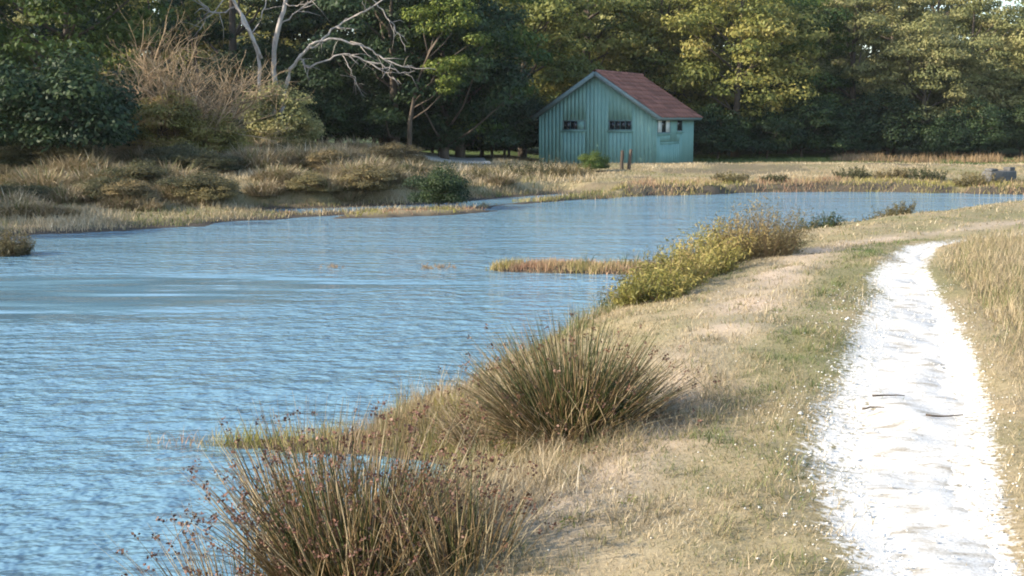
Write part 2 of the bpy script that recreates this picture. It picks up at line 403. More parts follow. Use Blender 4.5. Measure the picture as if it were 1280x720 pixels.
# ground sheet (one nonuniform grid out to the horizon)
def axis(parts):
    out = []
    for a, b, s in parts: out.append(np.arange(a, b, s))
    return np.concatenate(out)
gx = axis([(-700, -100, 100), (-100, -40, 6), (-40, -14, 0.9), (-14, -3.4, 0.36), (-3.4, 7.4, 0.1), (7.4, 20, 0.36), (20, 44, 1.0), (44, 104, 6), (104, 705, 100)])
gy = axis([(-60, -6, 6), (-6, 2.4, 0.6), (2.4, 17, 0.11), (17, 44, 0.3), (44, 80, 0.8), (80, 140, 5), (140, 900, 95)])
GX, GY = np.meshgrid(gx, gy)
fx, fy = GX.ravel(), GY.ravel()
GZ = height(fx, fy)
po = path_off(fx, fy)
ii = (np.arange(len(gy) - 1)[:, None] * len(gx) + np.arange(len(gx) - 1)[None, :]).ravel()
gf = np.stack([ii, ii + 1, ii + 1 + len(gx), ii + len(gx)], -1)
a_d = sdf(DIKE, fx, fy)
chalk = np.where((fy < 30) & (a_d > 0), np.clip(0.8 - np.maximum(po, 0) / np.where(fx < np.interp(fy, PL[:, 1], PL[:, 0]) + .3, 0.36, 0.16), 0, 1), 0) * (0.55 + 0.6 * fbm(fx, fy, 1.3, 2))
lane = np.interp(fy, PL[:, 1], PL[:, 0])
bare = np.exp(-((fx - (lane - 1.15)) / 0.42) ** 2) * (a_d > 0) * smooth((fy - 3) / 3) * (0.3 + 0.8 * fbm(fx, fy, 1.7, 2))
green = smooth((fbm(fx, fy, 0.5, 3) - 0.52) / 0.15) * 0.3 * (a_d > 0)
house_green_shade = smooth((fx - 7.5) / 3) * smooth((fy - 55) / 2.5) * smooth((34 - fx) / 8) * 0.9  # green field, darkened and spread rightwards to stand in for tree shade
wood = smooth((fy - 68 - 1.5 * (fbm(fx, fy, 0.3, 2) - .5)) / 3) + smooth((-0.5 - fx) / 1.5) * smooth((fy - 54 + 0.5 * np.minimum(fx + 8, 0)) / 4)
green = np.clip(np.maximum(green, np.maximum(house_green_shade, wood)), 0, 1)
b_d = sdf(BANK, fx, fy)
mud = np.maximum(smooth((0.13 - GZ) / 0.1), smooth((fx - 1) / 3) * smooth((1.0 - b_d) / 0.6) * (b_d > -1) * smooth((fbm(fx, fy, 0.9, 3) - 0.34) / 0.1) * 0.9)
mud = np.maximum(mud, smooth((fbm(fx + 9, fy * 1.6, 0.45, 3) - 0.54) / 0.07) * 0.55 * (b_d > 0) * (fy < 56) * (fx > -1))
me = mesh('ground', np.stack([fx, fy, GZ], -1), gf, {'chalk': chalk, 'bare': np.clip(bare, 0, 1), 'green': green, 'mud': mud}, True)
tag(link('ground', me, M['ground']), 'dry turf dike and low marsh banks along the creek', 'ground', kind='structure')

# water
me = mesh('water', [(-700, -60, 0), (700, -60, 0), (700, 900, 0), (-700, 900, 0)], np.array([(0, 1, 2, 3)]))
tag(link('water', me, M['water']), 'wind-rippled blue creek water', 'water', kind='structure')

# white path, draped on the dike with a ragged edge
py_ = axis([(-3, 3.4, 0.2), (3.4, 20, 0.05), (20, 28, 0.25)])
l = np.interp(py_, PL[:, 1], PL[:, 0]); r = np.interp(py_, PR[:, 1], PR[:, 0])
rg = np.random.default_rng(3)
l = l + (fbm(py_, py_ * 0, 1.1, 3) - 0.5) * 0.22 + (fbm(py_, py_ * 0 + 5, 7, 2) - 0.5) * 0.1 + 0.06
r = r + (fbm(py_, py_ * 0 + 9, 1.1, 3) - 0.5) * 0.22 + (fbm(py_, py_ * 0 + 15, 7, 2) - 0.5) * 0.1 - 0.06
u = np.linspace(0, 1, 19)
X = l[:, None] * (1 - u) + r[:, None] * u; Y = np.repeat(py_[:, None], 19, 1)
Z = height(X.ravel(), Y.ravel()).reshape(X.shape) + 0.008 + np.interp(np.minimum(u, 1 - u), [0, 0.2, 0.35], [0.022, 0.016, 0.005])[None, :] * (fbm(X, Y, 6, 3) - 0.5)
Z -= np.interp(np.minimum(u, 1 - u), [0, 0.12, 0.3], [0.032, 0.01, 0])[None, :]
solid = np.repeat((np.clip(np.minimum(u, 1 - u) / 0.3, 0, 1))[None, :], len(py_), 0)
ii = (np.arange(len(py_) - 1)[:, None] * 19 + np.arange(18)[None, :]).ravel()
me = mesh('path', np.stack([X, Y, Z], -1).reshape(-1, 3), np.stack([ii, ii + 1, ii + 20, ii + 19], -1), {'solid': solid}, True)
tag(link('path', me, M['path']), 'white chalk gravel footpath along the dike', 'path', kind='structure')
# pale track on the far bank, left of the shed
tx = np.linspace(0, 1, 24)
X = np.stack([-6.2 + 5.4 * tx, -6.4 + 5.0 * tx], 0); Y = np.stack([53.5 - 1.0 * tx + 0.5 * np.sin(tx * 7), 62.5 - 2.0 * tx + 0.6 * np.sin(tx * 5)], 0)
V = []; nu = 14
for q in range(nu):
    k = q / (nu - 1); xx = X[0] * (1 - k) + X[1] * k; yy = Y[0] * (1 - k) + Y[1] * k
    V.append(np.stack([xx, yy, height(xx, yy) + 0.05], -1))
V = np.array(V); ii = (np.arange(nu - 1)[:, None] * 24 + np.arange(23)[None, :]).ravel()
me = mesh('sand_patch', V.reshape(-1, 3), np.stack([ii, ii + 1, ii + 25, ii + 24], -1), {'solid': np.ones(nu * 24)}, True)
tag(link('sand_path', me, M['path']), 'pale sandy clearing on the far bank left of the shed', 'path', kind='structure')

# ------------------------------------------------------------------ blades, leaves, stems (arrays)
def blades(rng, pos, ht, wd, lean, rnd, curl=0.35):
    """curved tapering blades, 5 verts / 1 quad + 1 tri each"""
    n = len(pos)
    th = rng.uniform(0, 2 * np.pi, n)
    d = np.stack([np.cos(th), np.sin(th), np.zeros(n)], -1)
    ph = th + rng.uniform(0.7, 2.4, n)
    w = np.stack([np.cos(ph), np.sin(ph), np.zeros(n)], -1) * (np.asarray(wd) / 2).reshape(-1, 1)
    ln = (lean * rng.uniform(0.2, 1.3, n))
    up = np.array([0, 0, 1.0])
    ht = np.asarray(ht).reshape(-1, 1)
    c1 = np.cos(ln)[:, None]; s1 = np.sin(ln)[:, None]
    l2 = np.minimum(ln + curl * rng.uniform(0.3, 1.6, n), 1.75)
    mid = pos + ht * 0.5 * (c1 * up + s1 * d)
    tip = mid + ht * 0.5 * (np.cos(l2)[:, None] * up + np.sin(l2)[:, None] * d)
    v = np.stack([pos - w, pos + w, mid - w * 0.7, mid + w * 0.7, tip], 1).reshape(-1, 3)
    b = np.arange(n)[:, None] * 5
    return v, [b + np.array([0, 1, 3, 2]), b + np.array([2, 3, 4])], np.repeat(rnd, 5)

def leaves(rng, c, size, nrm, rnd, asp=0.55):
    """rhombic folded leaves at c with rough normals nrm"""
    n = len(c)
    nrm = unit(nrm + rng.normal(0, 0.55, (n, 3)))
    t = unit(np.cross(nrm, rng.normal(0, 1, (n, 3))))
    b = np.cross(nrm, t)
    s = np.asarray(size).reshape(-1, 1) * rng.uniform(0.6, 1.3, (n, 1))
    v = np.stack([c - t * s * 0.5, c + b * s * asp * 0.5 + nrm * s * 0.08, c + t * s * 0.5, c - b * s * asp * 0.5 + nrm * s * 0.08], 1).reshape(-1, 3)
    return v, np.arange(n)[:, None] * 4 + np.arange(4), np.repeat(rnd, 4)

def ballpts(rng, n): return unit(rng.normal(0, 1, (n, 3)))

# ------------------------------------------------------------------ trees
def make_tree(seed, H=10.0, rx=3.4, low=1.6, clumps=64, per=240, leaf=0.2, pads=0.65, trunk_r=0.2, lean=0.0, cs=1.0):
    """returns (trunk mesh, crown mesh); base at the origin"""
    rng = np.random.default_rng(seed)
    cz = (H + low) / 2; rz = (H - low) / 2
    d = ballpts(rng, clumps)
    rad = rng.uniform(0.45, 1.0, clumps) ** 0.6
    wob = 0.82 + 0.36 * rng.random(clumps)
    C = d * rad[:, None] * wob[:, None] * np.array([rx, rx, rz]) + np.array([0, 0, cz])
    taper = 1 - 0.25 * (C[:, 2] - cz) / rz
    C[:, :2] *= taper[:, None]
    C[:, 0] += lean * C[:, 2]
    C[:, 2] = np.maximum(C[:, 2], 0.7)
    cr = rng.uniform(0.55, 1.15, clumps) * rx / 3.2 * cs
    g = Geo()
    hue = rng.random(clumps)
    for k in range(clumps):
        n = int(per * (cr[k] / 0.85 / (cs * rx / 3.2)) ** 1.6)
        p = ballpts(rng, n)
        up = p[:, 2] < -0.1
        p[up, 2] *= rng.uniform(-0.6, 0.5, up.sum())
        rr = rng.uniform(0.25, 1.0, n) ** 0.45
        c = C[k] + p * rr[:, None] * cr[k] * np.array([1.05, 1.05, pads])
        c += rng.normal(0, 0.05, c.shape)
        rn = np.clip(0.6 * hue[k] + 0.4 * rng.random(n), 0, 1)
        g.add(*leaves(rng, c, leaf, p + np.array([0, 0, 0.5]), rn))
    crown = g.mesh('crown')
    t = Geo()
    zt = np.linspace(-0.4, H * 0.82, 7)
    wx = np.cumsum(rng.normal(0, 0.12, 7)) * np.linspace(0, 1, 7) + lean * np.maximum(zt, 0)
    wy = np.cumsum(rng.normal(0, 0.12, 7)) * np.linspace(0, 1, 7)
    tr = np.stack([wx, wy, zt], -1)
    t.tube(tr, np.linspace(trunk_r * 1.25, trunk_r * 0.2, 7), 7)
    for k in rng.permutation(clumps)[:18]:
        z0 = max(0.6, C[k, 2] - np.hypot(C[k, 0], C[k, 1]) * 0.75)
        z0 = min(z0, H * 0.78)
        s = np.array([np.interp(z0, zt, wx), np.interp(z0, zt, wy), z0])
        m1 = s * 0.55 + C[k] * 0.45 + np.array([0, 0, -0.15]) + rng.normal(0, 0.12, 3)
        t.tube([s, m1, C[k]], [trunk_r * 0.42, trunk_r * 0.26, 0.02], 5)
    return t.mesh('trunk', True), crown

def add_tree(name, proto, mat, x, y, s, label, group=None, cat='tree', rz=None, sz=1.0, parts=('trunk', 'crown')):
    e = empty(name, (x, y, hz(x, y) - 0.02), (x * 3.7 + y * 1.3) % 6.28 if rz is None else rz)
    e.scale = (s, s, s * sz)
    tag(e, label, cat, group)
    tk, cw = proto
    key = (cw.name, mat)
    if key not in _variants:
        c2 = cw if not cw.materials else cw.copy()
        c2.materials.clear(); c2.materials.append(M[mat]); _variants[key] = c2
    if tk is not None: link(parts[0], tk, M['bark'], e)
    link(parts[1], _variants[key], None, e)
    return e
_variants = {}

T1 = make_tree(11, 10.5, 3.6, 0.2, 84, 250, 0.21)
T2 = make_tree(12, 11.5, 3.3, 0.3, 84, 250, 0.20, 0.6)
T3 = make_tree(13, 10.0, 3.9, 0.2, 88, 240, 0.22, 0.7)
T4 = make_tree(14, 12.0, 3.1, 0.4, 84, 250, 0.19, 0.55, 0.22, 0.05)
BUSH1 = make_tree(21, 3.4, 1.9, -0.3, 46, 330, 0.15, 0.85, 0.07, 0, 1.35)
BUSH2 = make_tree(22, 2.6, 2.0, -0.3, 46, 330, 0.14, 0.85, 0.06, 0, 1.35)

BACK = 'tall trees in the back row of the wood'
back_label = 'tall tree in the back row of the wood, only its upper crown showing'
rb = random.Random(4)
for k in range(26):
    px = -90 + k * 57
    Yb = rb.uniform(84, 98)
    x = (px - 640) / 1510 * Yb
    s = rb.uniform(1.18, 1.38)
    if 1215 < px < 1300: s = 0.98
    add_tree('tree', rb.choice([T1, T2, T3, T4]), 'grey_oak' if px > 900 or k % 3 == 0 else 'oak', x, Yb, s, back_label, BACK)

for k in range(12):
    px = 560 + k * 75; Yb = rb.uniform(104, 116)
    add_tree('tree', rb.choice([T1, T2, T3, T4]), 'grey_oak', (px - 640) / 1510 * Yb, Yb, rb.uniform(1.35, 1.6) if not 1230 < px < 1290 else 1.0, back_label, BACK)
# front row of the wood: (x, y, scale, proto, material, label)
FRONT = [
    (-27.5, 52, 1.18, T2, 'dark_leaf', 'dark evergreen tree at the far left end of the wood'),
    (-22.5, 58, 1.2, T1, 'dark_leaf', 'dark tree behind the sunlit green tree at the left edge'),
    (-17.2, 47, 0.98, T3, 'green_leaf', 'green tree at the left edge above the dark bush'),
    (-13.8, 60, 1.15, T4, 'dark_leaf', 'dark tree behind the bare twiggy shrub'),
    (-9.8, 63, 1.15, T1, 'dark_leaf', 'dark tree directly behind the leaning dead trunks'),
    (-6.4, 62, 1.12, T3, 'dark_leaf', 'dark tree behind the arching dead branches'),
    (-5.4, 56.2, 1.0, T1, 'dark_leaf', 'dark tree nearest the pale sandy clearing, left of the shed'),
    (-3.2, 57.4, 0.95, T3, 'dark_leaf', 'dark tree shading the left wall of the shed'),
    (-2.6, 60.5, 1.15, T2, 'green_leaf', 'dull green tree above the dark hollow left of the shed'),
    (0.6, 70, 1.15, T3, 'oak', 'tree rising right behind the left slope of the shed roof'),
    (4.8, 74, 1.18, T1, 'oak', 'mottled yellow-green tree behind the shed ridge'),
    (9.2, 75, 1.15, T2, 'oak', 'yellow-green tree behind the right end of the shed roof'),
    (13.2, 71.5, 1.12, T3, 'oak', 'large sunlit yellow-green tree just right of the shed'),
    (17.4, 75.5, 1.0, T1, 'green_leaf', 'dark tree next right of the large sunlit yellow-green tree'),
    (21.3, 76, 1.06, T4, 'grey_oak', 'grey-green tree above the dry reeds, third right of the shed'),
    (25.2, 74, 0.88, T3, 'grey_oak', 'low grey-green tree, fourth in the front row right of the shed'),
    (29.0, 77, 1.0, T2, 'grey_oak', 'grey-green tree, fifth in the front row right of the shed'),
    (33.2, 75, 0.92, T1, 'grey_oak', 'grey-green tree at the right edge, below the sky gap'),
    (38.0, 78, 1.1, T4, 'grey_oak', 'grey-green tree beyond the right edge of the wood'),
]
for x, y, s, p, mt, lb in FRONT:
    add_tree('tree', p, mt, x, y, s, lb, 'front row of the wood')
# trees further along the left shore, beyond the frame, that shade the bank
for x, y, s, p in [(-24.5, 26, 0.74, T3), (-28, 22, 0.85, T4), (-22.5, 36, 0.8, T2), (-31, 44, 1.15, T1), (-36, 52, 1.2, T3), (-40, 40, 1.1, T2), (-33, 60, 1.2, T4), (-27, 38, 0.78, T2)]:
    add_tree('tree', p, 'dark_leaf', x, y, s, 'dark tree on the left shore beyond the picture edge', 'trees beyond the left edge')

# undergrowth at the foot of the wood
UND = [(-1.7, 63.6, 0.8), (-5.6, 64.4, 0.9), (-0.4, 63.0, 1.0), (-4.2, 63.5, 1.4), (-7.4, 64, 1.4), (-1.6, 65.5, 1.5), (-10.6, 62, 1.4), (-0.2, 67, 1.3), (-9.0, 55.5, 1.15), (-6.2, 57.0, 1.1), (-3.6, 58.4, 0.95), (-1.0, 62.5, 1.25), (11.6, 68.5, 0.9), (14.6, 69.2, 1.0), (17.0, 70.6, 1.1), (19.6, 71.3, 1.0), (22.2, 71.6, 1.15),
       (25.0, 70.2, 0.8), (27.4, 71.0, 1.0), (30.2, 71.8, 1.1), (32.8, 70.8, 0.9), (35.4, 72, 1.1), (-12.0, 53.5, 1.2), (-15.2, 51.5, 1.1)]
for k, (x, y, s) in enumerate(UND):
    add_tree('bush', (BUSH1, BUSH2)[k % 2], 'dark_leaf', x, y, s, 'dark undergrowth bush in shade at the foot of the wood ' + ('left' if x < 5 else 'right') + ' of the shed', 'undergrowth at the foot of the wood', 'bush', parts=('stem', 'foliage'))

rb2 = random.Random(8)
for k in range(34):
    px = -60 + k * 42; Yb = rb2.uniform(79, 83)
    x = (px - 640) / 1510 * Yb
    add_tree('bush', (BUSH1, BUSH2)[k % 2], 'dark_leaf', x, Yb, rb2.uniform(1.35, 1.7), 'tall dark thicket bush deep between the trees of the wood', 'thicket deep in the wood', 'bush', parts=('stem', 'foliage'))
# bushes of the left bank
add_tree('bush', BUSH2, 'dark_leaf', -13.9, 37.2, 1.15, 'rounded dark green bush on the left bank below the green tree', cat='bush', parts=('stem', 'foliage'))
add_tree('bush', BUSH1, 'dark_leaf', -16.9, 39.0, 0.95, 'dark bush at the left picture edge behind the dry grass', cat='bush', parts=('stem', 'foliage'))
add_tree('bush', BUSH1, 'marsh', -11.5, 40.3, 0.68, 'yellow-green bush under the bare pinkish twigs on the left bank', cat='bush', parts=('stem', 'foliage'))
add_tree('bush', BUSH2, 'marsh', -10.1, 41.0, 0.55, 'small yellow-green bush right beside the bare pinkish twigs', cat='bush', parts=('stem', 'foliage'))
add_tree('bush', BUSH1, 'grey_oak', -8.9, 46.0, 0.8, 'grey-green bush at the foot of the pale dead trunks', cat='bush', parts=('stem', 'foliage'))
add_tree('bush', BUSH2, 'dark_leaf', -2.05, 33.4, 0.42, 'dark green bush at the water edge of the far bank', cat='bush', parts=('stem', 'foliage'))
add_tree('bush', BUSH2, 'green_leaf', 3.15, 46.0, 0.27, 'small green bush beside the two old posts', cat='bush', parts=('stem', 'foliage'))

# low leafy branch, bright green, hanging in front of the dark hollow
def branch_tree(name, label, x, y, pts, pads, mat):
    rng = np.random.default_rng(77)
    e = tag(empty(name, (x, y, hz(x, y))), label, 'tree')
    t = Geo()
    t.tube(np.array(pts), np.linspace(0.13, 0.03, len(pts)), 6)
    g = Geo()
    for (cx, cy, czz, rr) in pads:
        n = int(420 * rr / 0.6)
        p = ballpts(rng, n)
        c = np.array([cx, cy, czz]) + p * (rng.random(n) ** 0.4)[:, None] * rr * np.array([1.2, 1.0, 0.5])
        g.add(*leaves(rng, c, 0.15, p + np.array([0, 0, 0.7]), rng.random(n)))
        zq = max(0.8, czz - 1.2 - 0.6 * rng.random()); pq = np.array(pts); s0 = np.array([np.interp(zq, pq[:, 2], pq[:, i]) for i in range(3)])
        t.tube([s0, s0 * 0.5 + np.array([cx, cy, czz]) * 0.5 + np.array([0, 0, -.15]), (cx, cy, czz)], [0.04, 0.03, 0.01], 4)
    link('trunk', t.mesh('trunk', True), M['bark'], e)
    link('crown', g.mesh('crown'), M[mat], e)
    return e
branch_tree('tree', 'slender tree whose low bright green sprays hang before the dark hollow', -4.6, 54.0,
            [(0, 0, -0.3), (0.05, 0, 1.5), (0.4, -0.2, 3.2), (1.0, -0.5, 4.6), (1.6, -0.7, 5.4)],
            [(1.5, -0.8, 3.9, 0.75), (2.2, -0.9, 4.1, 0.6), (1.9, -0.9, 3.3, 0.55), (1.7, -0.8, 2.9, 0.4), (1.3, -0.5, 5.6, 0.8), (2.4, -0.7, 5.9, 0.75), (0.6, -0.3, 6.2, 0.8), (3.1, -0.6, 5.1, 0.6), (2.0, -0.3, 6.6, 0.9)], 'bright_leaf')
branch_tree('tree', 'young yellow-green tree showing above the bare pinkish twigs', -12.9, 50.0,
            [(0, 0, -0.3), (0.05, 0, 2), (-0.1, 0, 4), (0.1, -0.1, 5.4)],
            [(-0.4, 0, 5.6, 0.6), (0.3, -0.1, 5.9, 0.6), (0.1, -0.2, 5.0, 0.5), (0.9, 0, 6.4, 0.6), (-0.8, 0.1, 6.6, 0.7)], 'oak')

# bare twiggy shrub on the left bank
def twig_shrub(x, y, label):
    rng = np.random.default_rng(31)
    e = tag(empty('bare_shrub', (x, y, hz(x, y))), label, 'shrub')
    g = Geo(); stems = Geo()
    def grow(p, d, ln, rad, lvl):
        d = unit(d)
        n = 4
        pts = [p]
        for _ in range(n):
            d = unit(d + rng.normal(0, 0.13, 3) + np.array([0, 0, 0.04]))
            pts.append(pts[-1] + d * ln / n)
        (stems if lvl == 0 else g).tube(pts, np.linspace(rad, rad * 0.45, n + 1), 3 if lvl else 5, rng.random())
        if lvl < 3:
            for _ in range((5, 5, 4)[lvl]):
                q = pts[rng.integers(1, n + 1)]
                grow(q, d + rng.normal(0, 0.62, 3), ln * rng.uniform(0.45, 0.75), rad * 0.5, lvl + 1)
    for k in range(22):
        th = rng.uniform(0, 6.28); sp = rng.uniform(0.15, 0.85)
        grow(np.array([0.25 * math.cos(th), 0.25 * math.sin(th), -0.1]), np.array([math.cos(th) * sp, math.sin(th) * sp * 0.8, 1.0]), rng.uniform(1.4, 2.1), 0.035, 0)
    link('stem', stems.mesh('stem'), M['twig'], e)
    tag(link('twigs', g.mesh('twigs'), M['twig'], e), kind='stuff')
    return e
s_ = twig_shrub(-11.0, 41.0, 'bare pinkish-brown twiggy shrub on the left bank'); s_.scale = (1.5, 1.4, 1.4)

# pale dead trees
def limb(g, pts, r0, r1, sides=6):
    pts = np.array(pts, float); t = np.linspace(0, 1, len(pts)); tt = np.linspace(0, 1, len(pts) * 3)
    q = np.stack([np.interp(tt, t, pts[:, i]) for i in range(3)], -1)
    for _ in range(2): q[1:-1] = (q[:-2] + 2 * q[1:-1] + q[2:]) / 4
    rj = np.random.default_rng(len(q)); q[1:-1] += rj.normal(0, 0.035, q[1:-1].shape)
    g.tube(q, np.linspace(r0, r1, len(q)) * 0.62 * rj.uniform(0.85, 1.15, len(q)), sides)
def dead_tree(label, x, y, trunks, limbs, seed):
    rng = np.random.default_rng(seed)
    z = hz(x, y)
    e = tag(empty('dead_tree', (x, y, z)), label, 'tree')
    o = np.array([x, y, z])
    for pts, r0, r1 in trunks:
        g = Geo(); limb(g, np.array(pts) - o, r0, r1, 7); link('trunk', g.mesh('trunk', True), M['dead_bark'], e)
    for pts, r0, r1, ntw in limbs:
        g = Geo(); P_ = np.array(pts) - o; limb(g, P_, r0, r1)
        for _ in range(ntw):
            k = rng.integers(1, len(P_)); f = rng.random()
            a = P_[k - 1] * (1 - f) + P_[k] * f
            d = unit((P_[k] - P_[k - 1]) + rng.normal(0, 0.8, 3) * np.linalg.norm(P_[k] - P_[k - 1]))
            ln = rng.uniform(0.4, 1.1)
            m1 = a + d * ln * 0.5 + rng.normal(0, 0.05, 3)
            g.tube([a, m1, a + d * ln + np.array([0, 0, -0.12])], [r1 * 0.7, r1 * 0.5, 0.006], 4)
        link('branch', g.mesh('branch', True), M['dead_bark'], e)
    return e
YD = 47.5
def D(px, py, dy=0.0):   # a point of the dead wood, from where it stands against the trees
    Yd = YD + dy
    return ((px - 640) / 1510 * Yd, Yd, CAM_Z + (150 - py) / 1510 * Yd)
dead_tree('pale dead tree with leaning bare trunks on the left bank', D(318, 190)[0], YD, [
    ([D(318, 200), D(322, 130), D(330, 70), D(306, 20, 0.3), D(288, -10, 0.5), D(270, -60, 0.5)], 0.15, 0.07),
    ([D(330, 75), D(318, 45, -.2), D(296, 5, -.3), D(280, -40, -.4)], 0.10, 0.05),
    ([D(345, 200), D(343, 110), D(345, 66), D(352, 35), D(364, 0), D(372, -45)], 0.20, 0.1)], [
    ([D(352, 35), D(375, 18), D(398, 2), D(410, -20)], 0.05, 0.03, 4),
    ([D(362, 8), D(380, 12, -.4), D(398, 4, -.6)], 0.035, 0.015, 3),
    ([D(318, 45), D(335, 20), D(340, -10)], 0.04, 0.02, 4),
    ([D(300, 12), D(275, 22), D(258, 10), D(245, -15)], 0.05, 0.03, 6),
    ([D(288, 0), D(262, 30), D(255, 40)], 0.035, 0.015, 4)], 1)
dead_tree('pale dead tree with long bare branches arching down to the right', D(352, 195)[0], YD + 0.6, [
    ([D(352, 205, .6), D(353, 130, .6), D(362, 95, .5), D(376, 72, .3), D(391, 58)], 0.14, 0.09)], [
    ([D(391, 58), D(405, 52), D(425, 50), D(448, 56), D(466, 65), D(482, 76), D(500, 84), D(520, 86), D(545, 88)], 0.085, 0.025, 10),
    ([D(376, 74, .3), D(388, 88), D(402, 80), D(418, 71), D(438, 69), D(456, 76), D(474, 87), D(490, 95), D(500, 106)], 0.075, 0.025, 12),
    ([D(440, 70), D(462, 78), D(482, 84), D(505, 92), D(520, 90)], 0.05, 0.02, 8),
    ([D(391, 62), D(408, 50, .4), D(430, 32, .5), D(452, 20, .5), D(478, 6, .5), D(500, -4, .5), D(520, -14, .5)], 0.075, 0.03, 8),
    ([D(460, -25, .8), D(468, 5, .8), D(484, 22, .8), D(500, 42, .8), D(508, 66, .8)], 0.05, 0.02, 6),
    ([D(430, 70), D(440, 88, -.3), D(446, 104, -.3), D(458, 122, -.3)], 0.03, 0.01, 8)], 2)

# ------------------------------------------------------------------ the shed
SW, SD, EAVE, RIDGE = 6.2, 5.7, 2.30, 4.32
shed = empty('shed', (1.43, 61.3, 0.42), R(-27))
tag(shed, 'teal boarded shed with red tiled gable roof on the far bank', 'shed')
def roof_h(x): return EAVE + (RIDGE - EAVE) * (1 - abs(x - SW / 2) / (SW / 2))
g = Geo()
i_ = 0.03
prof = [(i_, -0.35), (SW - i_, -0.35), (SW - i_, EAVE - 0.06), (SW / 2, RIDGE - 0.06), (i_, EAVE - 0.06)]
v = [(x, i_, z) for x, z in prof] + [(x, SD - i_, z) for x, z in prof]
g.add(v, [np.array([[0, 1, 2, 3, 4], [9, 8, 7, 6, 5]]), np.array([[0, 5, 6, 1], [1, 6, 7, 2], [2, 7, 8, 3], [3, 8, 9, 4], [4, 9, 5, 0]])])
wall = link('wall', g.mesh('wall'), M['core'], shed)
rp = random.Random(9)
def plank(fr, a0, a1, z0, z1a, z1b):
    """a vertical board on wall fr between a0 and a1; slanted top"""
    gap = 0.0007
    a0 += gap; a1 -= gap; out = 0.026 + rp.uniform(-0.0015, 0.0015)
    P_ = []
    for dpt in (0.0, out):
        for a, z in ((a0, z0), (a1, z0), (a1, z1b), (a0, z1a)):
            if fr == 'front': P_.append((a, i_ - 0.002 - dpt, z))
            elif fr == 'back': P_.append((a, SD - i_ + 0.002 + dpt, z))
            elif fr == 'right': P_.append((SW - i_ + 0.002 + dpt, a, z))
            else: P_.append((i_ - 0.002 - dpt, a, z))
    gg = Geo(); gg.add(P_, np.array([(0, 1, 2, 3), (7, 6, 5, 4), (0, 4, 5, 1), (1, 5, 6, 2), (2, 6, 7, 3), (3, 7, 4, 0)]))
    link('plank', gg.mesh('plank'), M['plank'], wall)
pw = SW / 30; pd = SD / 28
OPEN = {'front': [(6 * pw, 12 * pw, 1.52, 2.02), (18 * pw, 24 * pw, 1.52, 2.02)],
        'right': [(1 * pd, 10 * pd, 1.38, 2.18), (15 * pd, 19 * pd, 1.45, 2.16), (3 * pd, 17 * pd, -0.34, 0.95)], 'back': [], 'left': []}
for fr, cnt, w in (('front', 30, pw), ('back', 30, pw), ('right', 28, pd), ('left', 28, pd)):
    for k in range(cnt):
        a0, a1 = k * w, (k + 1) * w
        if fr in ('front', 'back'): za, zb = roof_h(a0) - 0.05, roof_h(a1) - 0.05
        else: za = zb = EAVE - 0.05
        z = -0.34
        for (o0, o1, oz0, oz1) in sorted((o for o in OPEN[fr] if o[0] - 1e-3 <= a0 and a1 <= o[1] + 1e-3), key=lambda q: q[2]):
            if oz0 > z + 0.02: plank(fr, a0, a1, z, oz0, oz0)
            z = oz1
        plank(fr, a0, a1, z, za, zb)
def fb(fr, a0, a1, z0, z1, d0, d1):
    """box on a wall: spans a0..a1, z0..z1 and d0..d1 outward from the wall lining"""
    if fr == 'front': return (a0, i_ - d1, z0), (a1, i_ - d0, z1)
    return (SW - i_ + d0, a0, z0), (SW - i_ + d1, a1, z1)
def window(fr, a0, a1, z0, z1, panes, label=None):
    gg = Geo(); t = 0.055
    for q in ((a0, a1, z0, z0 + t), (a0, a1, z1 - t, z1)): gg.box(*fb(fr, *q, 0.003, 0.05))
    for q in ((a0, a0 + t, z0 + t, z1 - t), (a1 - t, a1, z0 + t, z1 - t)): gg.box(*fb(fr, *q, 0.003, 0.048))
    w_ = link('window', gg.mesh('window'), M['frame'], shed)
    if label: w_['label'] = label
    n = len(panes); pw_ = (a1 - a0 - 2 * t) / n
    for k, kind in enumerate(panes):
        b0 = a0 + t + k * pw_ + 0.012; b1 = b0 + pw_ - 0.024
        g2 = Geo()
        if kind == 'g': g2.box(*fb(fr, b0, b1, z0 + t, z1 - t, 0.004, 0.012)); link('pane', g2.mesh('pane'), M['glass'], w_)
        elif kind == 's': g2.box(*fb(fr, b0, b1, z0 + t, z1 - t, 0.004, 0.034)); link('shutter_or_sky_pane', g2.mesh('shutter_or_sky_pane'), M['plank'], w_)
        else: g2.box(*fb(fr, b0, b1, z0 + t, z1 - t, 0.004, 0.034)); link('shutter_or_sky_pane', g2.mesh('shutter_or_sky_pane'), M['sky_pale'], w_)  # pale pane with the reflected sky painted in
        if k < n - 1:
            g3 = Geo(); g3.box(*fb(fr, b1 + 0.001, b1 + 0.023, z0 + t, z1 - t, 0.003, 0.03)); link('mullion', g3.mesh('mullion'), M['frame'], w_)
    g4 = Geo(); g4.box(*fb(fr, a0 - 0.06, a1 + 0.06, z0 - 0.06, z0 - 0.002, 0.003, 0.09)); link('sill', g4.mesh('sill'), M['plank'], w_)
window('front', *OPEN['front'][0], 'ggs', 'window with its right third boarded over')
window('front', *OPEN['front'][1], 'gggg', 'dark window of four panes')
window('right', *OPEN['right'][0], 'wgw', 'window with two pale panes, sky reflection put into their colour')
window('right', *OPEN['right'][1], 'g', 'narrow dark window')
a0, a1, z0, z1 = OPEN['right'][2]
gg = Geo()
gg.box(*fb('right', a0 + 0.01, a1 - 0.01, z1 - 0.1, z1 - 0.005, 0.003, 0.034)); gg.box(*fb('right', a0 + 0.01, a1 - 0.01, -0.3, -0.2, 0.003, 0.034))
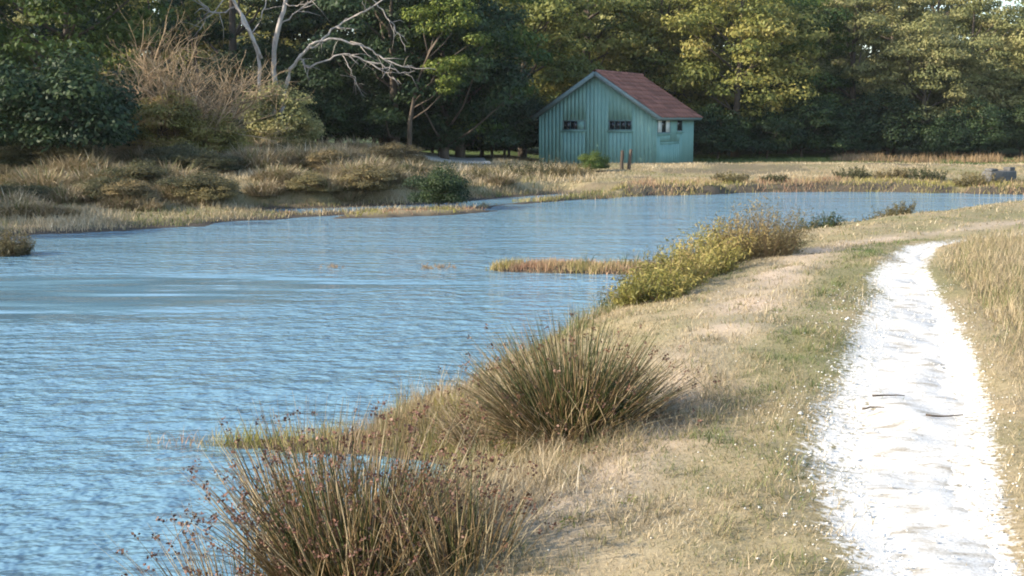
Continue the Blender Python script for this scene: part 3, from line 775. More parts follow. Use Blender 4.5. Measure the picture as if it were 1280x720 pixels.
door = link('door', gg.mesh('door'), M['plank'], shed); door['label'] = 'low wide boarded hatch'
for q in range(10):
    w = (a1 - a0 - 0.02) / 10; g2 = Geo(); g2.box(*fb('right', a0 + 0.01 + q * w + 0.004, a0 + 0.01 + (q + 1) * w - 0.004, -0.198, z1 - 0.102, 0.003, 0.018 + 0.003 * (q % 2)))
    link('board', g2.mesh('board'), M['plank'], door)
# corner boards
for cx, cy in ((SW - 0.01, -0.045), (-0.05, -0.045)):
    g2 = Geo(); g2.box((cx, cy, -0.34), (cx + 0.06, cy + 0.06, EAVE - 0.08)); link('corner_board', g2.mesh('corner_board'), M['plank'], shed)
# roof
pitch = math.atan2(RIDGE - EAVE, SW / 2)
OV, OF = 0.36, 0.34
def slope_pt(side, s, y, up):
    """s metres down the slope from the ridge, up metres off the roof plane"""
    dx = math.cos(pitch) * s + math.sin(pitch) * up * 1
    z = RIDGE - math.sin(pitch) * s + math.cos(pitch) * up
    return (SW / 2 + side * dx, y, z)
SL = (SW / 2) / math.cos(pitch) + OV
g = Geo()
for side in (-1, 1):
    P_ = [slope_pt(side, s, y, u) for u in (0.0, 0.05) for (s, y) in ((0.0, -OF), (SL, -OF), (SL, SD + OF), (0.0, SD + OF))]
    g.add(P_, np.array([(0, 1, 2, 3), (7, 6, 5, 4), (0, 4, 5, 1), (1, 5, 6, 2), (2, 6, 7, 3), (3, 7, 4, 0)]))
roof = link('roof', g.mesh('roof'), M['core'], shed)
NC, NR = 14, 10
tw = (SD + 2 * OF) / NC; tl = (SL + 0.04) / NR
cu = np.linspace(-0.5, 0.5, 7); cz_ = np.array([0.03, 0.045, 0.03, 0.012, 0.008, 0.012, 0.03])
tv = []
for (s, lift) in ((-0.06, 0.004), (tl, 0.034)):
    for k in range(7): tv.append((cu[k] * tw * 1.02, s, cz_[k] + lift))
for k in range(7): tv.append((cu[k] * tw * 1.02, tl, cz_[k] + 0.034 - 0.026))
tf = [(k, k + 1, k + 8, k + 7) for k in range(6)] + [(k + 7, k + 8, k + 15, k + 14) for k in range(6)]
tile_me = mesh('roof_tile', tv, np.array(tf)); tile_me.materials.append(M['tile'])
for side in (-1, 1):
    for rr_ in range(NR):
        for cc in range(NC):
            o = link('roof_tile', tile_me, None, roof)
            # local x of the tile runs along the ridge, local y down the slope
            ax = Vector((0, 1, 0)); ay = Vector((side * math.cos(pitch), 0, -math.sin(pitch))); az = Vector((side * math.sin(pitch), 0, math.cos(pitch)))
            mt = Matrix((ax, ay, az)).transposed().to_4x4()
            mt.translation = Vector(slope_pt(side, rr_ * tl, -OF + (cc + 0.5) * tw, 0.052 + rp.uniform(0, 0.006)))
            o.matrix_local = mt @ Matrix.Rotation(rp.uniform(-0.012, 0.012), 4, 'Z')
th = np.linspace(-0.2, math.pi + 0.2, 7)
rv = [(y, 0.13 * math.cos(t) , 0.11 * math.sin(t) + (0.02 if y > 0 else 0.0)) for y in (-0.24, 0.26) for t in th]
rme = mesh('ridge_tile', rv, np.array([(k, k + 1, k + 8, k + 7) for k in range(6)])); rme.materials.append(M['tile'])
for k in range(14):
    o = link('ridge_tile', rme, None, roof, (SW / 2, -OF + (k + 0.5) * tw, RIDGE + 0.05)); o.rotation_euler = (0, 0, math.pi / 2)
for side in (-1, 1):
    g2 = Geo()
    P_ = []
    for y in (-OF - 0.03, -OF - 0.001):
        for s, u in ((0.0, 0.085), (SL + 0.05, 0.085), (SL + 0.05, -0.12), (0.0, -0.12)):
            P_.append(slope_pt(side, s, y, u))
    g2.add(P_, np.array([(0, 1, 2, 3), (7, 6, 5, 4), (0, 4, 5, 1), (1, 5, 6, 2), (2, 6, 7, 3), (3, 7, 4, 0)]))
    link('barge_board', g2.mesh('barge_board'), M['barge'], shed)
    g2 = Geo()
    P_ = [slope_pt(side, s, y, u) for y in (-OF + 0.002, SD + OF) for s, u in ((SL + 0.001, 0.06), (SL + 0.03, 0.06), (SL + 0.03, -0.1), (SL + 0.001, -0.1))]
    g2.add(P_, np.array([(0, 1, 2, 3), (7, 6, 5, 4), (0, 4, 5, 1), (1, 5, 6, 2), (2, 6, 7, 3), (3, 7, 4, 0)]))
    link('fascia', g2.mesh('fascia'), M['barge'], shed)

# ------------------------------------------------------------------ small built things on the far bank
def post(x, y, h_, lean, label):
    g2 = Geo(); rng = np.random.default_rng(int(x * 100))
    zz = np.array([-0.3, 0.0, h_ * 0.4, h_ * 0.8, h_ * 0.97, h_])
    pts = np.stack([lean * zz + rng.normal(0, 0.006, 6), rng.normal(0, 0.006, 6), zz], -1)
    g2.tube(pts, [0.075, 0.075, 0.068, 0.064, 0.06, 0.045], 9)
    return tag(link('wooden_post', g2.mesh('wooden_post', True), M['post'], None, (x, y, hz(x, y))), label, 'post', 'old posts on the far bank')
post(4.28, 46.9, 0.72, 0.02, 'shorter of the two dark wooden posts, nearer the green bush')
post(4.56, 47.0, 0.78, 0.1, 'darker leaning one of the two wooden posts below the shed')
# concrete sluice block
cx, cy = 17.0, 41.5
ce = tag(empty('concrete_block', (cx, cy, hz(cx, cy) - 0.12), R(20)), 'grey concrete sluice block in the far bank at the right', 'block')
g2 = Geo()
v = np.array([(-0.62, 0, -0.4), (0.55, 0, -0.4), (0.55, 0.55, -0.4), (-0.62, 0.55, -0.4), (-0.58, 0.02, 0.5), (0.52, 0.02, 0.52), (0.5, 0.52, 0.52), (-0.55, 0.52, 0.5)])
g2.add(v, np.array([(0,3,2,1),(4,5,6,7),(0,1,5,4),(1,2,6,5),(2,3,7,6),(3,0,4,7)]))
bm_ = link('body', g2.mesh('body'), M['concrete'], ce)
bv = bm_.modifiers.new('b', 'BEVEL'); bv.width = 0.04; bv.segments = 2
for px_, w_, h_ in ((-0.4, 0.3, 0.1), (0.36, 0.24, 0.14)):
    g2 = Geo(); g2.box((px_ - w_ / 2, 0.06, 0.50), (px_ + w_ / 2, 0.4, 0.50 + h_)); o = link('stub', g2.mesh('stub'), M['concrete'], ce)
    bv = o.modifiers.new('b', 'BEVEL'); bv.width = 0.03; bv.segments = 2

# ------------------------------------------------------------------ rush tussocks
def tussock(name, x, y, n, ht, base_r, spread, label, seed, heads=220, wd=0.0034, dry=0.0, side=None):
    rng = np.random.default_rng(seed)
    z = hz(x, y)
    e = tag(empty(name, (x, y, z)), label, 'rush')
    th = rng.uniform(0, 2 * np.pi, n); rr = np.sqrt(rng.random(n))
    b = np.stack([np.cos(th) * rr * base_r, np.sin(th) * rr * base_r, np.full(n, -0.06)], -1)
    ln = np.clip(rr * spread * rng.uniform(0.5, 1.15, n) + rng.normal(0, 0.06, n), 0, 1.45)
    th2 = th + rng.normal(0, 0.55, n)
    hlen = ht * rng.uniform(0.35, 1.1, n) * (1 - 0.12 * ln)
    d = np.stack([np.cos(th2), np.sin(th2), np.zeros(n)], -1)
    segs = 4
    pts = [b]; cur = ln * 0.75
    brk = rng.integers(1, 4, n); bent = rng.random(n) < 0.13
    for k in range(segs):
        cur = np.where(bent & (brk == k), cur + rng.uniform(0.5, 1.5, n), cur)
        a = cur[:, None]
        pts.append(pts[-1] + (hlen / segs)[:, None] * (np.cos(a) * np.array([0, 0, 1.0]) + np.sin(a) * d))
        cur = np.minimum(cur + 0.09 * ln + rng.normal(0.02, 0.05, n), 2.3)
        d = unit(d + np.stack([rng.normal(0, 0.1, n), rng.normal(0, 0.1, n), np.zeros(n)], -1))
    pts = np.stack(pts, 1)                       # n, 5, 3
    u = unit(np.cross(d, np.array([0, 0, 1.0])) + 1e-6); w = d
    wv = wd * rng.uniform(0.7, 1.3, n)
    tap = np.array([1, 1, 0.9, 0.7, 0.2])
    ring = []
    for q in range(3):
        an = q * 2 * np.pi / 3
        ring.append(pts + (math.cos(an) * u + math.sin(an) * w)[:, None, :] * (wv[:, None] * tap)[:, :, None])
    ring = np.stack(ring, 2)                     # n,5,3,3
    V = ring.reshape(-1, 3)
    i = (np.arange(n) * 15)[:, None, None]; s = (np.arange(4) * 3)[None, :, None]; q = np.arange(3)[None, None, :]; q2 = (q + 1) % 3
    F = np.stack([i + s + q, i + s + q2, i + s + 3 + q2, i + s + 3 + q], -1).reshape(-1, 4)
    rnd = np.clip(rng.beta(1.6, 2.2, n) + dry * rng.random(n) + 0.25 * (rr > 0.8), 0, 1)
    tt = np.tile(np.repeat(np.linspace(-0.06, 0.14, 5), 3), n)
    tag(link('stems', mesh('stems', V, F, {'rnd': np.clip(np.repeat(rnd, 15) + tt, 0, 1)}), M['rush'], e), kind='stuff')
    # brown seed clusters a little below the tips
    hi = rng.choice(n, heads, replace=False)
    g = Geo()
    for k in hi:
        f = rng.uniform(0.55, 0.95)
        c0 = pts[k, 3] * (1 - f) + pts[k, 4] * f
        m_ = rng.integers(7, 14)
        c = c0 + rng.normal(0, 0.011, (m_, 3)) + np.array([0, 0, 0.008])
        g.add(*leaves(rng, c, 0.016, ballpts(rng, m_), rng.random(m_), 0.7))
    tag(link('seed_heads', g.mesh('seed_heads'), M['seed'], e), kind='stuff')
    return e

tussock('rush_tussock', -0.66, 5.0, 1150, 0.80, 0.34, 0.95, 'large brown-tipped rush tussock at the bottom of the picture by the water', 41, 420, 0.0034, 0.12)
tussock('rush_tussock', -0.98, 5.6, 380, 1.0, 0.13, 0.42, 'narrow upright brown rush tuft at the water edge behind the nearest tussock', 42, 50, 0.0028, 0.35)
tussock('rush_tussock', 0.36, 6.9, 2500, 0.78, 0.32, 1.6, 'wide fan-shaped dark green rush tussock in the middle of the bank', 43, 220, 0.0034, 0.0)
tussock('rush_tussock', -0.22, 4.75, 260, 0.5, 0.2, 0.8, 'low rush tuft right of the nearest tussock', 44, 80, 0.0028, 0.3)
tussock('rush_tussock', -0.12, 8.1, 600, 0.5, 0.26, 1.3, 'low sprawling brown rush tuft left of the fan-shaped tussock', 45, 60, 0.0028, 0.45)
tussock('rush_tussock', -1.15, 4.95, 340, 0.78, 0.2, 1.0, 'sparse rush tuft leaning over the water left of the nearest tussock', 46, 150, 0.0026, 0.35)

# ------------------------------------------------------------------ sprigged marsh shrubs
def sprig_shrub(name, x, y, n, ht, rx, ry, mat, label, seed, per=26, leaf=0.055, asp=0.26, cat='shrub', group=None, lean=0.7, hue=(0, 1), col='rnd'):
    rng = np.random.default_rng(seed)
    e = tag(empty(name, (x, y, hz(x, y))), label, cat, group)
    th = rng.uniform(0, 2 * np.pi, n); rr = np.sqrt(rng.random(n))
    bx, by = np.cos(th) * rr * rx * 0.7, np.sin(th) * rr * ry * 0.7
    gz = height(x + bx, y + by) - hz(x, y)
    b = np.stack([bx, by, gz - 0.03], -1)
    d = np.stack([np.cos(th) * rr * lean * 0.8, np.sin(th) * rr * lean * 0.8, np.ones(n)], -1) + rng.normal(0, 0.24, (n, 3))
    d = unit(d)
    hl = ht * rng.uniform(0.4, 1.25, n) * (1 - 0.3 * rr ** 2)
    st = Geo()
    mid = b + d * (hl * 0.5)[:, None] + rng.normal(0, 0.02, (n, 3)); tip = b + d * hl[:, None] + np.array([0, 0, 0.03])
    w = np.array([0.004, 0, 0])
    v = np.stack([b - w, b + w, mid + w * 0.7, mid - w * 0.7, tip], 1).reshape(-1, 3)
    k5 = np.arange(n)[:, None] * 5
    st.add(v, [k5 + np.array([0, 1, 2, 3]), k5 + np.array([3, 2, 4])], 0.2)
    link('stem', st.mesh('stem'), M['twig'], e)
    t = rng.uniform(0.2, 1.05, (n, per))
    c = b[:, None, :] + d[:, None, :] * (hl[:, None] * t)[:, :, None] + rng.normal(0, ht * 0.035 + 0.008, (n, per, 3))
    hu = fbm(c[:, 0, 0] + x, c[:, 0, 1] + y, 3.0, 2)
    hu = np.clip((hu - 0.3) / 0.4, 0, 1)
    rn = hue[0] + (hue[1] - hue[0]) * np.clip(0.45 * hu[:, None] + 0.3 * rng.random((n, per)) + 0.3 * (t - 0.4), 0, 1)
    nr = np.tile(d[:, None, :], (1, per, 1)).reshape(-1, 3) * 0.5 + ballpts(rng, n * per) * 0.8
    g = Geo(); g.add(*leaves(rng, c.reshape(-1, 3), leaf, nr, rn.ravel(), asp))
    link('foliage', g.mesh('foliage'), M[mat], e)
    return e

sprig_shrub('marsh_shrub', 1.66, 13.0, 260, 0.46, 0.5, 0.8, 'marsh', 'bright yellow-green marsh shrub at the front of the bank clump', 51)
sprig_shrub('marsh_shrub', 1.42, 12.0, 190, 0.34, 0.42, 0.55, 'marsh', 'low yellow-green marsh shrub nearest the fan-shaped rush tussock', 52)
sprig_shrub('marsh_shrub', 1.22, 13.5, 60, 0.42, 0.35, 0.4, 'dark_leaf', 'sparse dark green plant standing against the water left of the yellow-green shrub', 53)
sprig_shrub('marsh_shrub', 2.15, 14.2, 230, 0.5, 0.6, 0.7, 'marsh', 'yellow-green marsh shrub with orange tips, middle of the bank clump', 54, hue=(0.15, 1))
sprig_shrub('marsh_shrub', 1.75, 15.2, 150, 0.6, 0.55, 0.5, 'olive_shrub', 'dull purplish-brown shrub behind the yellow-green ones', 55, hue=(0, .6))
sprig_shrub('marsh_shrub', 2.62, 15.0, 200, 0.56, 0.5, 0.6, 'marsh', 'orange-tipped marsh shrub beside the tall olive-brown bush', 56, hue=(0.3, 1))
sprig_shrub('marsh_shrub', 3.12, 15.1, 400, 0.68, 0.62, 0.62, 'olive_shrub', 'tall olive-brown bush at the upper end of the bank clump', 57, per=24, leaf=0.04)
sprig_shrub('marsh_shrub', 5.25, 20.6, 70, 0.32, 0.5, 0.35, 'dark_leaf', 'small dark green tuft on the water edge beyond the bank clump', 58)
sprig_shrub('marsh_shrub', 7.0, 22.8, 160, 0.36, 0.8, 0.6, 'olive_shrub', 'dark brownish low shrub near the bend of the dike', 59, hue=(0, .7))
sprig_shrub('marsh_shrub', -9.3, 21.9, 220, 0.42, 0.55, 0.5, 'olive_shrub', 'dark tuft in the water at the left picture edge', 60, hue=(0, .6))
sprig_shrub('glasswort', -1.25, 19.9, 45, 0.12, 0.45, 0.2, 'red_marsh', hue=(0.5, 0.9), label='larger reddish glasswort patch standing in the open water', seed=61, leaf=0.03, cat='plant')
sprig_shrub('glasswort', -3.0, 20.0, 14, 0.1, 0.3, 0.15, 'red_marsh', hue=(0.5, 0.9), label='faint small glasswort patch in the open water, left of the larger one', seed=62, leaf=0.03, cat='plant')
sprig_shrub('marsh_plant', 0.12, 7.0, 130, 0.2, 0.22, 0.2, 'marsh', 'small bright yellow-green plant in front of the fan-shaped tussock', 64, leaf=0.03, cat='plant', hue=(0.2, .8))
for k, (x, y, h_, w_, lb) in enumerate([(0.35, 5.85, 0.06, 0.05, 'tiny green weed on the dry turf beside the pebbles'), (0.55, 5.2, 0.06, 0.06, 'small dark green weed on the dry turf near the picture bottom'), (0.25, 5.02, 0.05, 0.05, 'small green weed on the dry turf by the nearest rush tussock')]):
    sprig_shrub('weed', x, y, 9, h_, w_, w_, 'bright_leaf', lb, 70 + k, per=7, leaf=0.028, cat='weed')

# ------------------------------------------------------------------ ground cover (nobody could count it)
def scatter(rng, n, x0, x1, y0, y1): return rng.uniform(x0, x1, n), rng.uniform(y0, y1, n)
rng = np.random.default_rng(100)
cover = Geo()
def near_cover(n, x0, x1, y0, y1, hmul, wmul):
    x, y = scatter(rng, n, x0, x1, y0, y1)
    xl = np.interp(y, PL[:, 1], PL[:, 0])
    a = sdf(DIKE, x, y); po = path_off(x, y); h = height(x, y)
    vis = np.abs(x) < 0.46 * y + 0.5
    lane_k = np.exp(-((x - (xl - 1.15)) / 0.4) ** 2) * smooth((y - 6.5) / 3)
    pr = np.where(po < 0, 0.012, np.clip(0.15 + po * 2.2, 0, 1))
    pr = np.where((po > 0) & (po < 0.25), pr * (0.4 + fbm(x, y, 4, 2)), pr)
    pr = pr * (1 - 0.75 * lane_k * smooth((fbm(x, y, 1.9, 2) - 0.3) / 0.25))
    keep = (h > 0.03) & vis & (rng.random(n) < pr)
    x, y, a, po, h, xl = (q[keep] for q in (x, y, a, po, h, xl))
    m = len(x)
    right = x > xl + 0.3
    patch = fbm(x, y, 1.6, 3)
    lane_d = np.abs(x - (xl - 1.15))
    short = 0.032 + 0.04 * patch
    tall = np.where(right, smooth((po - 0.04) / 0.5) * smooth((y - 5.5) / 5.5) * 0.16, np.maximum(smooth((0.9 - a) / 0.7) * (0.09 + 0.1 * patch), smooth((1.7 - a) / 0.8) * smooth((7.0 - y) / 0.8) * 0.09 * smooth((patch - 0.3) / 0.3)))
    ht = (short + tall) * rng.uniform(0.5, 1.25, m) * hmul
    lean = np.where(ht > 0.14, 0.4, 1.05)
    grn = smooth((fbm(x, y, 0.8, 3) - 0.5) / 0.14)
    strip = np.exp(-((x - (xl - 0.42)) / 0.34) ** 2) * smooth((y - 5) / 4) * (~right)
    base = 0.54 + 0.2 * (patch - 0.5) - 0.17 * grn * (~right) - 0.3 * strip * (0.5 + patch) + 0.06 * (lane_d < 0.5) - 0.04 * right
    base -= 0.14 * smooth((0.6 - a) / 0.5) * (~right)
    mat_ = smooth((fbm(x + 40, y * 0.7, 2.6, 3) - 0.47) / 0.1)
    base -= 0.15 * mat_ * (0.4 + rng.random(m)); ht = ht * (1 - 0.35 * mat_ * (ht < 0.14))
    tf_ = smooth((fbm(x * 1.0 + 70, y, 4.6, 2) - 0.6) / 0.08) * (~right)
    ht = ht * (1 + 0.9 * tf_); base -= 0.13 * tf_
    stray = (rng.random(m) < 0.008) & (ht < 0.09); ht = np.where(stray, ht * 2.6, ht); base = np.where(stray, base + 0.2, base)
    rn = np.clip(base + rng.normal(0, 0.16, m), 0, 1)
    wd = (0.003 + 0.0016 * rng.random(m)) * wmul
    cover.add(*blades(rng, np.stack([x, y, h - 0.005], -1), ht, wd, lean, rn))
near_cover(170000, -1.6, 4.6, 3.4, 9, 1.0, 1.0)
near_cover(130000, -1.3, 8.2, 9, 16.5, 0.9, 1.6)
near_cover(80000, 1.0, 17, 16.5, 38, 0.9, 3.2)
tag(link('grass', cover.mesh('grass'), M['straw']), 'short dry straw-coloured grass covering the dike', 'grass', kind='stuff')

# low marsh plants along the near shore and on the spits
mp = Geo()
def marsh_cover(n, x0, x1, y0, y1, lo, hi, hgt, wd, red=0.0):
    x, y = scatter(rng, n, x0, x1, y0, y1)
    h = height(x, y)
    keep = (h > lo) & (h < hi) & (x < 0.2 * y + 0.6) & (rng.random(n) < smooth((h - lo) / 0.09) * (0.25 + 1.1 * fbm(x + 3, y, 2.2, 2)))
    x, y, h = x[keep], y[keep], h[keep]; m = len(x)
    pt = fbm(x, y, 1.1, 3)
    yel = np.clip((pt - 0.42) / 0.2, 0, 1)
    rn = np.clip(0.85 - (0.75 - red) * yel + rng.normal(0, 0.12, m), 0, 1)
    c = np.stack([x, y, h - 0.005], -1)
    mp.add(*blades(rng, c, hgt * rng.uniform(0.4, 1.2, m) * (0.6 + pt), wd, 0.5, rn))
marsh_cover(52000, -2.9, 1.2, 7.4, 11.5, -0.05, 0.34, 0.15, 0.006)
marsh_cover(20000, -1.8, 0.4, 4.0, 7.6, -0.05, 0.3, 0.17, 0.005)
marsh_cover(26000, -0.8, 3.6, 18.0, 20.6, -0.04, 0.4, 0.13, 0.012, 0.3)
marsh_cover(14000, -6, 2, 29.5, 39, 0.0, 0.2, 0.1, 0.02)
marsh_cover(16000, 0.2, 3.4, 11.5, 18, -0.01, 0.35, 0.16, 0.009)
x, y = scatter(rng, 60000, 0, 22, 36, 45)
b_ = sdf(BANK, x, y); kp = (b_ > -0.3) & (b_ < 1.3) & (rng.random(60000) < fbm(x, y, 0.6, 3) * 1.6 - 0.35)
x, y = x[kp], y[kp]; h = height(x, y); pt = fbm(x, y, 0.8, 3)
mp.add(*blades(rng, np.stack([x, y, h - 0.01], -1), 0.24 * rng.uniform(0.4, 1.2, len(x)) * (0.4 + pt), 0.022, 0.5, np.clip(1.2 * (pt - 0.12) + rng.normal(0, 0.15, len(x)), 0, 1)))
tag(link('marsh_plants', mp.mesh('marsh_plants'), M['red_marsh']), 'reddish and yellow-green glasswort along the near water edge', 'vegetation', kind='stuff')

# far bank grass
fg = Geo()
def far_cover(n, x0, x1, y0, y1, hgt, wd, bias, zone=None):
    x, y = scatter(rng, n, x0, x1, y0, y1)
    h = height(x, y); b = sdf(BANK, x, y)
    dens = np.where(x > 0, smooth((0.62 - fbm(x + 9, y * 1.6, 0.45, 3)) / 0.14), 1.0)
    keep = (rng.random(n) < 0.15 + dens) & (h > 0.02) & (b > -0.4) & (np.abs(x) < 0.46 * y + 1)
    if zone is not None: keep &= zone(x, y)
    x, y, h, b = x[keep], y[keep], h[keep], b[keep]; m = len(x)
    pt = fbm(x, y, 0.5, 3)
    gr = smooth((x - 7.5) / 3) * smooth((y - 55) / 2.5) * smooth((34 - x) / 14)  # blades take the same field green and painted tree shade
    rn = np.clip(bias + (pt - 0.5) * 1.1 - 0.75 * gr - 0.25 * (b < 1.2) * (x > 0) + rng.normal(0, 0.12, m), 0, 1)
    fg.add(*blades(rng, np.stack([x, y, h - 0.02], -1), hgt * rng.uniform(0.4, 1.3, m) * (0.5 + pt), wd, 0.5, rn))
sand = lambda x, y: ~((x > -6.3) & (x < -0.9) & (y > 53) & (y < 62))
far_cover(60000, -15, 4, 24, 40, 0.17, 0.02, 0.42)
far_cover(60000, 1, 22, 36, 55, 0.09, 0.022, 0.42)
far_cover(34000, -20, 3, 38, 58, 0.25, 0.03, 0.42, sand)
far_cover(50000, 6, 40, 54, 76, 0.16, 0.035, 0.42)
tag(link('grass', fg.mesh('grass'), M['straw']), 'rough dry grass on the far bank', 'grass', kind='stuff')
# russet reeds before the wood on the right
x, y = scatter(rng, 16000, 17, 38, 62, 67)
h = height(x, y); pt = fbm(x, y, 0.7, 3)
rd = Geo(); rd.add(*blades(rng, np.stack([x, y, h - 0.02], -1), (0.06 + 0.55 * smooth((pt - .45) / .22)) * rng.uniform(0.3, 1.1, len(x)), 0.03, 0.25, np.clip(0.75 + rng.normal(0, 0.2, len(x)), 0, 1)))
tag(link('reeds', rd.mesh('reeds'), M['reed']), 'russet dry reeds in front of the wood on the right', 'reeds', kind='stuff')

# dry grass tussocks on the left bank
def dry_proto(seed, n=800, ht=0.78):
    r_ = np.random.default_rng(seed)
    th = r_.uniform(0, 6.283, n); rr = np.sqrt(r_.random(n))
    pos = np.stack([np.cos(th) * rr * 0.62, np.sin(th) * rr * 0.5, np.full(n, -0.05)], -1)
    hh = ht * r_.uniform(0.5, 1.1, n)
    th = np.where(r_.random(n) < 0.55, r_.uniform(0, 6.283, n), th); d = np.stack([np.cos(th), np.sin(th), np.zeros(n)], -1); l1 = rr * 0.6 + 0.05 + 0.3 * r_.random(n); l2 = l1 + r_.uniform(0.1, 1.3, n)
    w = np.stack([-np.sin(th), np.cos(th), np.zeros(n)], -1) * 0.012
    up = np.array([0, 0, 1.0])
    mid = pos + (hh * 0.55)[:, None] * (np.cos(l1)[:, None] * up + np.sin(l1)[:, None] * d)
    tip = mid + (hh * 0.45)[:, None] * (np.cos(l2)[:, None] * up + np.sin(l2)[:, None] * d) + r_.normal(0, 0.04, (n, 3))
    v = np.stack([pos - w, pos + w, mid - w, mid + w, tip], 1).reshape(-1, 3)
    k5 = np.arange(n)[:, None] * 5
    gg = Geo(); gg.add(v, [k5 + np.array([0, 1, 3, 2]), k5 + np.array([2, 3, 4])], np.repeat(np.clip(0.45 + r_.normal(0, 0.17, n), 0, 1), 5))
    me_ = gg.mesh('blades'); me_.materials.append(M['straw']); return me_
DP = [dry_proto(s) for s in (201, 202, 203)]
rt = random.Random(12)
k = 0
tries = 0
while k < 120 and tries < 3000:
    tries += 1
    x, y = rt.uniform(-15.5, 1.5), rt.uniform(27, 47)
    b = float(sdf(BANK, np.array([x]), np.array([y]))[0]); lg = float(sdf(LAGOON, np.array([x]), np.array([y]))[0])
    if b < 1.6 or lg > -0.7 or (y > 41 and x > -1) or abs(x) > 0.44 * y: continue
    if x > -4 and (y - 32) > 12: continue
    z = hz(x, y)
    if z < 0.12: continue
    s = rt.uniform(0.6, 1.25) * (0.7 + 0.3 * (b > 4))
    e = tag(empty('grass_tussock', (x, y, z), rt.uniform(0, 6.28), s), 'shaggy dry straw-coloured grass tussock on the left far bank', 'grass tussock', 'dry grass tussocks on the left far bank')
    link('blades', rt.choice(DP), None, e)
    k += 1

# olive-brown scrub between the tussocks
k = 0; tries = 0
while k < 30 and tries < 3000:
    tries += 1
    x, y = rt.uniform(-15.5, 2.0), rt.uniform(28, 45)
    b = float(sdf(BANK, np.array([x]), np.array([y]))[0]); lg = float(sdf(LAGOON, np.array([x]), np.array([y]))[0])
    if b < 2.0 or lg > -0.9 or abs(x) > 0.44 * y or (x > -4 and y > 41): continue
    if hz(x, y) < 0.15: continue
    add_tree('scrub_bush', (BUSH1, BUSH2)[k % 2], ('olive_shrub', 'dull_scrub')[k % 2], x, y, rt.uniform(0.28, 0.5), 'low dull brown scrub bush among the dry tussocks of the left far bank', 'scrub on the left far bank', 'bush', sz=0.55, parts=('stem', 'foliage'))
    k += 1

for k, (x, y, s_k, mt, lb) in enumerate([(12.3, 43.4, 0.24, 'dull_scrub', 'first small dark shrub on the right far bank, counting from the shed'), (13.6, 43.0, 0.22, 'olive_shrub', 'brownish shrub in the middle of the right far bank'), (14.6, 42.6, 0.26, 'dull_scrub', 'dark flat shrub on the right far bank, two left of the concrete block'), (15.9, 41.3, 0.26, 'olive_shrub', 'brownish shrub touching the left side of the concrete block'), (7.6, 41.9, 0.22, 'olive_shrub', 'dull shrub at the far water edge below the shed door'), (9.2, 42.3, 0.18, 'dull_scrub', 'small dark shrub at the far water edge right of the shed'), (-0.6, 41.5, 0.36, 'olive_shrub', 'brown scrub below the left corner of the shed'), (1.0, 44.5, 0.4, 'dull_scrub', 'dark scrub bush on the slope just left of the posts and green bush'), (2.2, 44.0, 0.28, 'olive_shrub', 'brown scrub next to the small green bush by the posts')]):
    sprig_shrub('scrub_bush', x, y, 90, s_k * 1.7, s_k * 3.6, s_k * 2.0, mt, lb, 400 + k, per=22, leaf=0.09, cat='bush', hue=(0, 0.75))
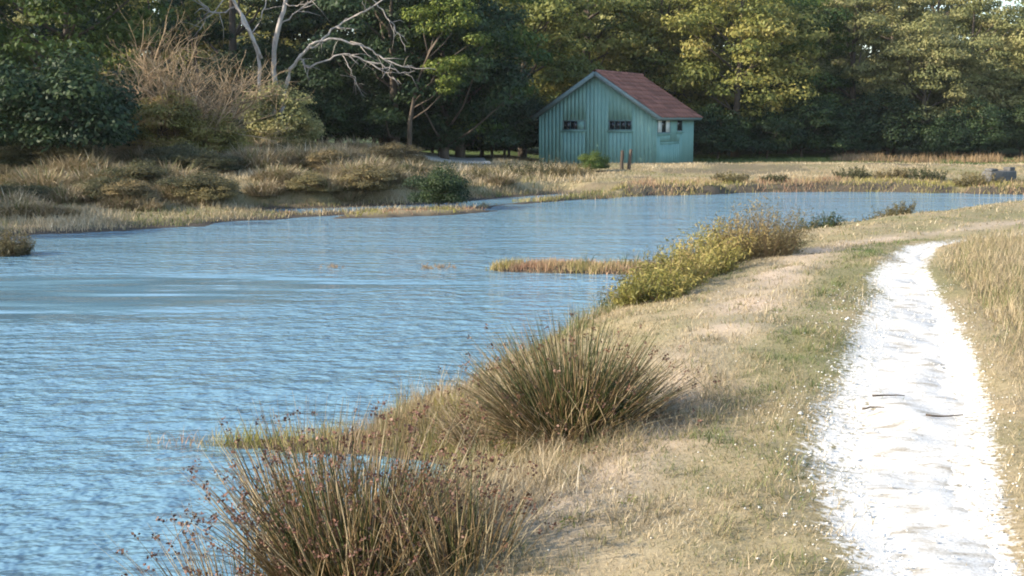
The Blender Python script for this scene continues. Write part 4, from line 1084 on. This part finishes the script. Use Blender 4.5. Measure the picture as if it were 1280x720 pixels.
# pebbles beside and on the path
pb = Geo()
n = 2800
y = rng.uniform(3.4, 12, n) ** 1.0
xl = np.interp(y, PL[:, 1], PL[:, 0]); xr = np.interp(y, PR[:, 1], PR[:, 0])
off = np.abs(rng.normal(0, 0.24, n))
x = np.where(rng.random(n) < 0.6, xl - off + 0.15, xr + off * 0.6 - 0.12)
inside = rng.random(n) < 0.2
x = np.where(inside, xl + (xr - xl) * rng.random(n), x)
x = np.where(rng.random(n) < 0.05, xl - rng.uniform(0, 1.9, n), x)
z = height(x, y) + np.where(path_off(x, y) < 0, 0.018, 0.004)
keep = z > 0.3
x, y, z = x[keep], y[keep], z[keep]; n = len(x)
s = rng.uniform(0.003, 0.009, n) * np.where(rng.random(n) < 0.05, 1.9, 1.0)
oc = np.array([(1, 0, 0), (0, 1, 0), (-1, 0, 0), (0, -1, 0), (0, 0, .7), (0, 0, -.7)])
v = (oc[None] * rng.uniform(0.6, 1.25, (n, 6, 1)) * s[:, None, None] + np.stack([x, y, z], -1)[:, None, :]).reshape(-1, 3)
fo = np.array([(0, 1, 4), (1, 2, 4), (2, 3, 4), (3, 0, 4), (1, 0, 5), (2, 1, 5), (3, 2, 5), (0, 3, 5)])
F = (np.arange(n)[:, None, None] * 6 + fo[None]).reshape(-1, 3)
tag(link('gravel', mesh('gravel', v, F), M['stone']), 'small white pebbles scattered along the chalk path', 'gravel', kind='stuff')

# twigs lying on the path
for k, (x, y, ln, a, lb) in enumerate([(2.26, 7.05, 0.2, 0.1, 'dark twig lying across the far part of the white path'), (2.42, 6.55, 0.22, 0.15, 'dark twig lying on the white path, nearer than the other'), (2.08, 6.75, 0.12, -0.1, 'thin short twig on the left half of the white path')]):
    g2 = Geo(); rr_ = np.random.default_rng(300 + k); t = np.linspace(-0.5, 0.5, 6)
    px_ = x + t * ln * math.cos(a); py2 = y + t * ln * math.sin(a)
    zz = height(px_, py2) + 0.022 + rr_.uniform(0, 0.006, 6)
    g2.tube(np.stack([px_ - x, py2 - y + rr_.normal(0, 0.006, 6), zz - zz.mean()], -1), np.linspace(0.007, 0.003, 6), 5)
    tag(link('twig', g2.mesh('twig', True), M['post'], None, (x, y, zz.mean())), lb, 'twig', 'twigs on the path')


# thin air between the camera and the wood
hb = Geo(); hb.box((-60, -12, -1.9), (60, 135, 19.5))
m = bpy.data.materials.new('thin_haze'); m.use_nodes = True
N, L = m.node_tree.nodes, m.node_tree.links
N.remove(N['Principled BSDF'])
pv = N.new('ShaderNodeVolumePrincipled'); pv.inputs['Color'].default_value = (0.88, 0.94, 1.0, 1); pv.inputs['Density'].default_value = 0.00013
L.new(pv.outputs[0], N['Material Output'].inputs['Volume'])
tag(link('haze', hb.mesh('haze'), m), 'thin pale haze in the air over the creek', 'haze', kind='stuff')
